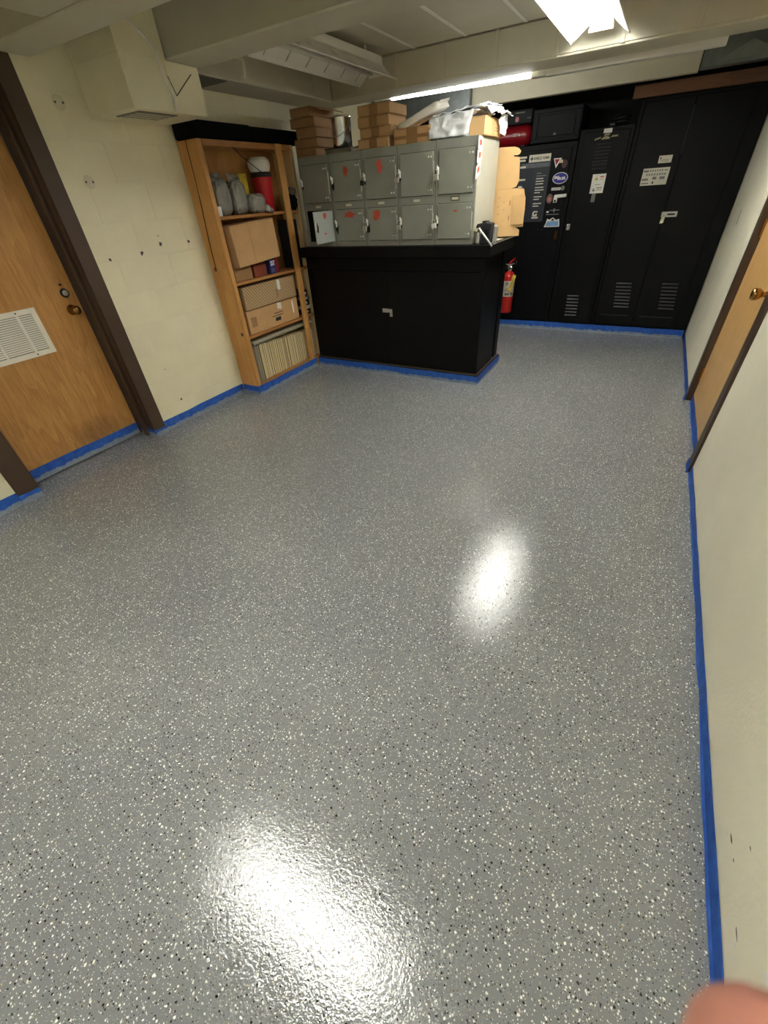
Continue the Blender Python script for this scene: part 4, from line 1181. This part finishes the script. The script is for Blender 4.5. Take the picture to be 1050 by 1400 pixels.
for (z, ws) in ((1.545, (0.05, 0.1)), (1.50, (0.075, 0.085, 0.08)), (1.425, (0.09, 0.095, 0.06)), (1.345, (0.085, 0.06)), (1.285, (0.09, 0.065))):
    for j, w in enumerate(ws):
        sticker('printed_line', rect(-1.305, -1.305 + w, z - 0.022 * j - 0.004, z - 0.022 * j + 0.004), 'print' if z > 1.53 else 'signwhite', 0.0003, 0.0013)
sticker('emblem', rect(-1.30, -1.23, 1.15, 1.165), 'signwhite', 0.0003, 0.0013)
sticker('emblem', [(-1.29, 1.17), (-1.245, 1.17), (-1.245, 1.195), (-1.262, 1.195), (-1.262, 1.186), (-1.278, 1.186), (-1.278, 1.206), (-1.24, 1.206), (-1.24, 1.218), (-1.285, 1.218), (-1.295, 1.205), (-1.295, 1.18)], 'signwhite', 0.0003, 0.0013)
for (px, z, w) in ((-1.51, 1.685, 0.08), (-1.50, 1.66, 0.06), (-1.49, 1.605, 0.06), (-1.49, 1.50, 0.07), (-1.49, 1.44, 0.04)):
    sticker('printed_line', rect(px, px + w, z - 0.008, z + 0.008), 'signwhite', 0.0003, 0.0016)
sticker('sticker', [(-1.15, 1.655), (-1.07, 1.655), (-1.118, 1.575)], 'paper', 0.0005)
sticker('sticker', [(-1.138, 1.647), (-1.09, 1.647), (-1.118, 1.598)], 'darkred', 0.0004, 0.0006)
sticker('sticker', rect(-1.095, -1.055, 1.615, 1.64), mat('cream_sticker', S(206, 196, 166), 0.6), 0.0004, 0.0011)
sticker('faded_sticker', ell(-1.035, 1.605, 0.028, 0.034), 'maroon', 0.0004)
sticker('sticker', ell(-1.056, 1.491, 0.077, 0.048), 'paper', 0.0005)
sticker('sticker_oval', ell(-1.056, 1.491, 0.071, 0.043), 'blue', 0.0004, 0.0006)
letter('SIG', -1.118, 1.486, 0.052, 0.024, 'paper', bold=0.05)
letter('SAUER', -1.082, 1.476, 0.082, 0.024, 'paper', 0.0019, bold=0.05)
sticker('sticker', rect(-1.128, -1.035, 1.392, 1.414), 'paper', 0.0005)
letter('SILENCER', -1.122, 1.397, 0.08, 0.012, 'printk')
sticker('sticker_ring', ell(-1.013, 1.406, 0.02, 0.02), 'print', 0.0004)
sticker('badge', ell(-1.133, 1.322, 0.031, 0.042), mat('bronze_badge', S(128, 98, 88), 0.35, 0.4, var=0.3, vs_=60), 0.003)
sticker('badge', ell(-1.133, 1.318, 0.016, 0.02), mat('pink_badge', S(186, 120, 110), 0.5), 0.0006, 0.003)
sticker('emblem', rect(-1.145, -1.12, 1.198, 1.212), 'paper', 0.0004)
sticker('emblem', [(-1.115, 1.222), (-1.08, 1.222), (-1.066, 1.236), (-1.05, 1.222), (-1.01, 1.222), (-1.01, 1.216), (-1.058, 1.214), (-1.062, 1.198), (-1.07, 1.198), (-1.074, 1.214), (-1.115, 1.216)], 'print', 0.0004)
sticker('printed_line', rect(-1.145, -1.01, 1.178, 1.185), 'print', 0.0004)
sticker('sticker', [(-1.15, 1.068), (-0.985, 1.068), (-0.985, 1.085), (-0.997, 1.14), (-1.03, 1.13), (-1.065, 1.155), (-1.10, 1.135), (-1.125, 1.145), (-1.135, 1.10)], 'paper', 0.0005)
sticker('sticker', [(-1.138, 1.076), (-0.995, 1.076), (-1.005, 1.125), (-1.03, 1.118), (-1.065, 1.12), (-1.10, 1.118), (-1.115, 1.125)], 'blue2', 0.0004, 0.0006)
sticker('sticker', [(-1.085, 1.125), (-1.045, 1.125), (-1.065, 1.147)], 'printk', 0.0004, 0.0006)
for x in (-1.21, -1.162):
    mk('rivet', MB().lathe([(0.006, 0), (0.004, 0.004)], (x, YS, 1.045), 10, (0, -1, 0)), 'chrome', sd)
mk('door_handle', MB().prism([(-1.09, YS, 1.285), (-1.05, YS, 1.285), (-1.05, YS, 1.325), (-0.962, YS, 1.33), (-0.962, YS, 1.358), (-1.085, YS, 1.352)], (0, -0.02, 0)), 'rod', sd, bevel=0.005, seg=2)
mk('handle_keyhole', MB().lathe([(0.011, 0), (0.01, 0.003)], (-1.07, YS - 0.02, 1.30), 12, (0, -1, 0)), 'darkmetal', sd)
mk('brass_tag', MB().box(-1.02, -0.992, YS - 0.003, YS, 0.95, 1.03), 'brass', sd)

# box cabinet on top
bt = thing('top_box', (-1.17, 5.95, 1.779), 'black box cabinet with framed front on the sticker cabinet', 'cabinet')
mk('cabinet_body', MB().box(-1.415, -0.94, YF - 0.002, 6.2, 1.784, 2.045), 'black2', bt, bevel=0.004)
mk('front_frame', MB().box(-1.405, -0.95, YF - 0.012, YF - 0.0025, 1.79, 1.815).box(-1.405, -0.95, YF - 0.012, YF - 0.0025, 2.01, 2.038).box(-1.405, -1.36, YF - 0.012, YF - 0.0025, 1.815, 2.01).box(-0.985, -0.95, YF - 0.012, YF - 0.0025, 1.815, 2.01), 'black2', bt, bevel=0.002)
mk('front_panel', MB().box(-1.345, -1.0, YF - 0.008, YF - 0.0025, 1.83, 1.995), 'black2', bt, bevel=0.004)
mk('emblem', MB().prism([(-1.20, YF - 0.008, 1.84), (-1.165, YF - 0.008, 1.84), (-1.18, YF - 0.008, 1.86)], (0, -0.001, 0)), 'print', bt)
# red air tank with a black head
rt = thing('red_air_tank', (-1.6, 5.98, 1.779), 'dark red air tank with black pump head beside the black box', 'tank')
mk('tank_body', MB().tube([(-1.86, 5.92, 1.87), (-1.83, 5.92, 1.87), (-1.78, 5.92, 1.87), (-1.50, 5.92, 1.87), (-1.455, 5.92, 1.87), (-1.432, 5.92, 1.87)], [0.02, 0.07, 0.09, 0.09, 0.07, 0.02], 28), 'darkred', rt, smooth=True)
for x in (-1.76, -1.52):
    mk('tank_foot', MB().box(x - 0.02, x + 0.02, 5.87, 5.97, 1.7785, 1.80), 'printk', rt)
mk('pump_head', MB().box(-1.70, -1.45, 5.86, 6.02, 1.962, 2.075), 'printk', rt, bevel=0.012, seg=2)
mk('gauge', MB().lathe([(0.024, 0), (0.024, 0.012)], (-1.60, 5.86, 2.0), 20, (0, -1, 0)), 'darkmetal', rt)
mk('gauge_face', MB().lathe([(0.019, 0.012), (0.019, 0.014)], (-1.60, 5.86, 2.0), 20, (0, -1, 0)), 'redcup', rt)
mk('lettering', MB().box(-1.625, -1.53, 5.8595, 5.86, 2.045, 2.056).box(-1.50, -1.465, 5.8595, 5.86, 2.0, 2.008), 'print', rt)
mk('lettering', MB().box(-1.625, -1.565, 5.8292, 5.8298, 1.885, 1.89).box(-1.625, -1.59, 5.8292, 5.8298, 1.868, 1.873).box(-1.56, -1.553, 5.8292, 5.8298, 1.865, 1.89), 'signwhite', rt)

# narrow locker
nl = thing('narrow_locker', (-0.69, 6.0, 0), 'narrow black steel locker with louvres and a warning sign', 'locker')
mk('locker_body', MB().box(-0.932, -0.447, YF + 0.012, 6.2, 0.0, 1.853), 'black', nl, bevel=0.004)
nd = mk('locker_door', MB().box(-0.885, -0.478, YF - 0.002, YF + 0.0115, 0.09, 1.825), 'black', nl, bevel=0.004)
louvres(nd, -0.765, -0.628, 1.545, 1.73, 8, 0.0)
louvres(nd, -0.755, -0.625, 0.175, 0.385, 7, 0.01)
YQ = YF - 0.0025


def plate(parent, x0, x1, z0, z1, m_, ext=0.001, lift=0.0, name='sign'):
    return mk(name, MB().box(x0, x1, YQ - lift - ext, YQ - lift, z0, z1), m_, parent)


plate(nd, -0.738, -0.612, 1.345, 1.50, 'paper')
plate(nd, -0.665, -0.63, 1.472, 1.482, 'orange', 0.0004, 0.001, 'printed_line')
plate(nd, -0.665, -0.63, 1.455, 1.459, 'print', 0.0004, 0.001, 'printed_line')
mk('warning_triangle', MB().prism([(-0.715, YQ - 0.001, 1.452), (-0.68, YQ - 0.001, 1.452), (-0.697, YQ - 0.001, 1.482)], (0, -0.0004, 0)), 'yellow', nd)
plate(nd, -0.70, -0.65, 1.413, 1.417, 'print', 0.0004, 0.001, 'printed_line')
mk('warning_triangle', MB().prism([(-0.72, YQ - 0.001, 1.362), (-0.69, YQ - 0.001, 1.362), (-0.705, YQ - 0.001, 1.39)], (0, -0.0004, 0)), 'print', nd)
plate(nd, -0.68, -0.63, 1.384, 1.392, 'print', 0.0004, 0.001, 'printed_line')
plate(nd, -0.685, -0.63, 1.368, 1.373, 'print', 0.0004, 0.001, 'printed_line')
plate(nd, -0.712, -0.675, 1.272, 1.345, 'print', 0.0008, 0.0, 'small_label')
plate(nd, -0.718, -0.644, 1.808, 1.84, 'paper', 0.003, 0.0, 'small_label')
em = mat('gold_emblem', S(150, 144, 110), 0.5, 0.2, var=0.25, vs_=70)
for pts_ in ([(-0.79, 1.760), (-0.755, 1.768), (-0.735, 1.774), (-0.735, 1.784), (-0.785, 1.774)], [(-0.73, 1.763), (-0.655, 1.763), (-0.65, 1.774), (-0.67, 1.782), (-0.695, 1.786), (-0.715, 1.78)], [(-0.712, 1.789), (-0.662, 1.789), (-0.656, 1.803), (-0.70, 1.804)], [(-0.645, 1.774), (-0.58, 1.776), (-0.585, 1.788), (-0.635, 1.786)]):
    mk('emblem', MB().prism([(a, YQ, b) for (a, b) in pts_], (0, -0.0015, 0)), em, nd)
mk('latch', MB().box(-0.905, -0.868, YQ - 0.015, YQ, 1.035, 1.09), 'steel', nd, bevel=0.006, seg=2)
mk('latch_ring', MB().tube([(-0.886 + 0.012 * math.cos(q), YQ - 0.018, 1.062 + 0.02 * math.sin(q)) for q in [2 * math.pi * j / 14 for j in range(15)]], 0.003, 6), 'chrome', nd)
cc = thing('coiled_cable', (-0.6, 5.9, 1.853), 'small black coiled cable lying on the narrow locker', 'cable')
mk('coil', MB().tube([(-0.59 + (0.06 + 0.012 * math.sin(3 * q)) * math.cos(q), 5.86 + 0.05 * math.sin(q), 1.866 + 0.012 * q / 3) for q in [0.35 * j for j in range(50)]], 0.008, 8), 'printk', cc, smooth=True)
mk('plug', MB().box(-0.685, -0.63, 5.80, 5.83, 1.8545, 1.88), 'darkmetal', cc, bevel=0.005)

# wide double cabinet
wc = thing('wide_cabinet', (0.05, 6.0, 0), 'wide black steel cabinet with double doors beside the plaster wall', 'cabinet')
mk('cabinet_body', MB().box(-0.443, XR - 0.008, YF + 0.012, 6.2, 0.0, 2.015), 'black', wc, bevel=0.004)
w1 = mk('cabinet_door', MB().box(-0.405, -0.009, YF - 0.002, YF + 0.0115, 0.10, 1.99), 'black', wc, bevel=0.004)
w2 = mk('cabinet_door', MB().box(-0.003, 0.43, YF - 0.002, YF + 0.0115, 0.10, 1.99), 'black', wc, bevel=0.004)
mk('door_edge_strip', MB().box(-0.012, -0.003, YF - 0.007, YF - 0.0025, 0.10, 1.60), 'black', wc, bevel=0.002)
mk('door_edge_strip', MB().box(-0.012, -0.003, YF - 0.007, YF - 0.0025, 1.602, 1.93), 'black_edge', wc, bevel=0.002)  # highlight on the upper seam, painted as a lighter strip
mk('hinge_strip', MB().box(-0.44, -0.412, YF - 0.006, YF + 0.0115, 0.05, 2.0), 'black', wc, bevel=0.003)
louvres(w1, -0.265, -0.11, 0.29, 0.525, 8, 0.03)
louvres(w2, 0.18, 0.33, 0.29, 0.53, 8, 0.03)
for (w_, x0, x1) in ((w1, -0.36, -0.06), (w2, 0.06, 0.38)):
    mk('stiffener', MB().box(x0, x1, YF - 0.005, YF - 0.0025, 0.20, 0.206), 'black_edge', w_)
pls = plate(w1, -0.178, -0.068, 1.545, 1.60, 'signwhite')
plate(w1, -0.168, -0.157, 1.575, 1.588, 'printk', 0.0004, 0.001, 'emblem')
plate(w1, -0.16, -0.09, 1.565, 1.569, 'print', 0.0004, 0.001, 'printed_line')
plate(w1, -0.16, -0.09, 1.555, 1.558, 'print', 0.0004, 0.001, 'printed_line')
plate(w1, -0.284, -0.06, 1.382, 1.512, 'signwhite')
for i in range(6):
    plate(w1, -0.226 + 0.02 * i, -0.215 + 0.02 * i, 1.485, 1.50, 'print', 0.0004, 0.001, 'printed_figure')
for i in range(8):
    plate(w1, -0.25 + 0.022 * i, -0.238 + 0.022 * i, 1.455, 1.472, 'print', 0.0004, 0.001, 'printed_figure')
for (a, b, c, d_) in ((-0.278, -0.235, 1.484, 1.498), (-0.278, -0.225, 1.42, 1.436), (-0.13, -0.085, 1.424, 1.446), (-0.19, -0.155, 1.425, 1.446), (-0.275, -0.215, 1.393, 1.403), (-0.105, -0.075, 1.488, 1.496)):
    plate(w1, a, b, c, d_, 'print', 0.0004, 0.001, 'printed_block')
plate(w1, -0.185, -0.172, 1.393, 1.41, 'printk', 0.0004, 0.001, 'emblem')
ha = mk('latch_plate', MB().box(-0.022, 0.115, YF - 0.010, YF - 0.0025, 1.12, 1.165), 'steel', wc, bevel=0.003)
mk('latch_hook', MB().prism([(-0.02, YF - 0.01, 1.065), (0.015, YF - 0.01, 1.07), (0.02, YF - 0.01, 1.13), (-0.012, YF - 0.01, 1.13)], (0, -0.012, 0)), 'chrome', ha, bevel=0.004)
mk('latch_slot', MB().box(0.03, 0.095, YF - 0.0112, YF - 0.0098, 1.135, 1.15), 'darkmetal', ha)

# ------------------------------------------------------------------ fire extinguisher on the sticker cabinet
fx, fy, fz = -1.452, 5.675, 0.19
fe = thing('fire_extinguisher', (fx, fy, fz), 'red fire extinguisher with yellow tag hanging beside the counter', 'extinguisher')
mk('cylinder', MB().lathe([(0.062, 0), (0.072, 0.008), (0.074, 0.03), (0.074, 0.385), (0.07, 0.41), (0.055, 0.435), (0.03, 0.452), (0.022, 0.46)], (fx, fy, fz), 32), 'red', fe, smooth=True)
pts = [(fx + 0.0748 * math.cos(a), fy + 0.0748 * math.sin(a)) for a in [math.radians(-118 + 10 * k) for k in range(12)]]
lb = MB()
for i in range(len(pts) - 1):
    (xa, ya), (xb, yb) = pts[i], pts[i + 1]
    lb.add([(xa, ya, fz + 0.19), (xb, yb, fz + 0.19), (xb, yb, fz + 0.36), (xa, ya, fz + 0.36)], [(0, 1, 2, 3)])
lo = mk('paper_label', lb, 'signwhite', fe, solid=0.0006)
lb2 = MB()
for (z0, z1, i0, i1) in ((0.20, 0.235, 7, 10), (0.205, 0.23, 2, 6), (0.255, 0.262, 1, 9), (0.275, 0.281, 2, 8), (0.32, 0.345, 2, 4)):
    for i in range(i0, i1):
        (xa, ya), (xb, yb) = pts[i], pts[i + 1]
        k = 1.01
        q = lambda x, y_: (fx + (x - fx) * k, fy + (y_ - fy) * k)
        xa, ya = q(xa, ya)
        xb, yb = q(xb, yb)
        lb2.add([(xa, ya, fz + z0), (xb, yb, fz + z0), (xb, yb, fz + z1), (xa, ya, fz + z1)], [(0, 1, 2, 3)])
mk('label_print', lb2, 'print', lo)
mk('valve', MB().cyl((fx, fy, fz + 0.455), (fx, fy, fz + 0.52), 0.02, 16).box(fx - 0.024, fx + 0.03, fy - 0.016, fy + 0.016, fz + 0.48, fz + 0.505), 'steel', fe, bevel=0.003)
mk('carry_handle', MB().prism([(fx - 0.03, fy - 0.012, fz + 0.515), (fx + 0.01, fy - 0.012, fz + 0.515), (fx + 0.05, fy - 0.012, fz + 0.535), (fx + 0.05, fy - 0.012, fz + 0.541), (fx, fy - 0.012, fz + 0.528), (fx - 0.06, fy - 0.012, fz + 0.53)], (0, 0.024, 0)), 'steel', fe, bevel=0.002)
mk('lever', MB().prism([(fx - 0.02, fy - 0.011, fz + 0.535), (fx + 0.01, fy - 0.011, fz + 0.54), (fx + 0.055, fy - 0.011, fz + 0.59), (fx + 0.045, fy - 0.011, fz + 0.595), (fx, fy - 0.011, fz + 0.56)], (0, 0.022, 0)), 'red', fe, bevel=0.002)
mk('pull_ring', MB().tube([(fx + 0.055 + 0.02 * math.cos(q), fy - 0.016, fz + 0.545 + 0.022 * math.sin(q)) for q in [2 * math.pi * j / 16 for j in range(17)]], 0.0025, 6), 'chrome', fe)
mk('gauge', MB().lathe([(0.017, 0), (0.017, 0.012), (0.013, 0.014)], (fx + 0.012, fy - 0.018, fz + 0.49), 18, (0, -1, 0)), 'chrome', fe)
mk('hose', MB().tube([(fx - 0.02, fy - 0.01, fz + 0.49), (fx - 0.06, fy - 0.02, fz + 0.485), (fx - 0.085, fy - 0.02, fz + 0.43), (fx - 0.088, fy - 0.02, fz + 0.3), (fx - 0.086, fy - 0.02, fz + 0.16)], 0.009, 10), 'printk', fe, smooth=True)
mk('bracket', MB().box(fx - 0.02, fx + 0.02, fy + 0.073, fy + 0.088, fz + 0.05, fz + 0.44), 'darkmetal', fe)
mk('bracket_strap', MB().lathe([(0.0755, 0.30), (0.0755, 0.315)], (fx, fy, fz), 32), 'steel', fe)
tg = mk('yellow_tag', MB(Matrix.Translation((fx + 0.062, fy - 0.08, fz + 0.33)) @ Matrix.Rotation(math.radians(14), 4, 'Y')).box(-0.02, 0.02, -0.001, 0.001, -0.075, 0.10), 'yellowtag', fe)
mk('tag_print', MB(Matrix.Translation((fx + 0.062, fy - 0.0815, fz + 0.33)) @ Matrix.Rotation(math.radians(14), 4, 'Y')).box(-0.008, -0.002, -0.0004, 0.0002, -0.05, 0.07).box(0.004, 0.008, -0.0004, 0.0002, -0.05, 0.04), mat('tag_ink', S(160, 140, 60), 0.7), tg)

# ------------------------------------------------------------------ the photographer's hand at the lens corner
def cw(r, u, f):
    return CPOS + CR * r + CU * u + CF * f


hand_pts = {
    'wrist': (0.150, -0.150, -0.045, 0.026), 'arm': (0.165, -0.235, -0.12, 0.031), 'arm2': (0.18, -0.34, -0.22, 0.036),
    'palm': (0.138, -0.115, -0.02, 0.027), 'palm2': (0.128, -0.100, 0.002, 0.022),
    'i1': (0.112, -0.093, 0.022, 0.0125), 'i2': (0.088, -0.088, 0.040, 0.0105), 'i3': (0.060, -0.082, 0.048, 0.0118), 'i4': (0.0410, -0.0668, 0.0495, 0.0118),
    'm1': (0.114, -0.113, 0.022, 0.0125), 'm2': (0.090, -0.112, 0.040, 0.0105), 'm3': (0.066, -0.106, 0.044, 0.0095), 'm4': (0.053, -0.103, 0.040, 0.0085),
    'r1': (0.118, -0.132, 0.018, 0.012), 'r2': (0.096, -0.134, 0.036, 0.010), 'r3': (0.074, -0.130, 0.040, 0.009), 'r4': (0.062, -0.128, 0.034, 0.008),
    'p1': (0.125, -0.150, 0.010, 0.0105), 'p2': (0.108, -0.154, 0.026, 0.009), 'p3': (0.092, -0.152, 0.029, 0.008), 'p4': (0.083, -0.150, 0.024, 0.007),
    't1': (0.122, -0.118, -0.036, 0.014), 't2': (0.098, -0.108, -0.045, 0.0115), 't3': (0.072, -0.098, -0.044, 0.0105), 't4': (0.060, -0.094, -0.042, 0.009),
}
edges = [('palm', 'wrist'), ('wrist', 'arm'), ('arm', 'arm2'), ('palm', 'palm2')] + [('palm2', 'i1'), ('palm2', 'm1'), ('palm', 'r1'), ('palm', 'p1'), ('palm', 't1')]
for q in 'imrpt':
    edges += [(q + str(k), q + str(k + 1)) for k in (1, 2, 3)]
keys = list(hand_pts)
base = cw(0.165, -0.235, -0.12)
hm = bpy.data.meshes.new('hand')
hm.from_pydata([tuple(cw(*hand_pts[k][:3]) - base) for k in keys], [(keys.index(a), keys.index(b)) for a, b in edges], [])
hm.materials.append(M['skin'])
ho = bpy.data.objects.new('hand', hm)
COL.objects.link(ho)
ho.location = base
BASE['hand'] = base
sk = ho.modifiers.new('skin', 'SKIN')
sk.use_smooth_shade = True
for i, k in enumerate(keys):
    d = hm.skin_vertices[0].data[i]
    d.radius = (hand_pts[k][3],) * 2
    d.use_root = (k == 'palm')
ss = ho.modifiers.new('sub', 'SUBSURF')
ss.levels = 2
ss.render_levels = 2
tag(ho, 'blurred pink fingertip of the hand reaching in over the plaster wall base', 'hand')
nc = cw(0.0530, -0.0800, 0.0600)
mk('fingernail', MB(Matrix.Translation(nc) @ Matrix((CR, CU, -CF)).transposed().to_4x4() @ Matrix.Rotation(math.radians(38), 4, 'Z')).blob((0.006, -0.004, 0), (0.009, 0.012, 0.0024), 0, 0, 1, 0.8, 14, 8), 'nail', ho, smooth=True)
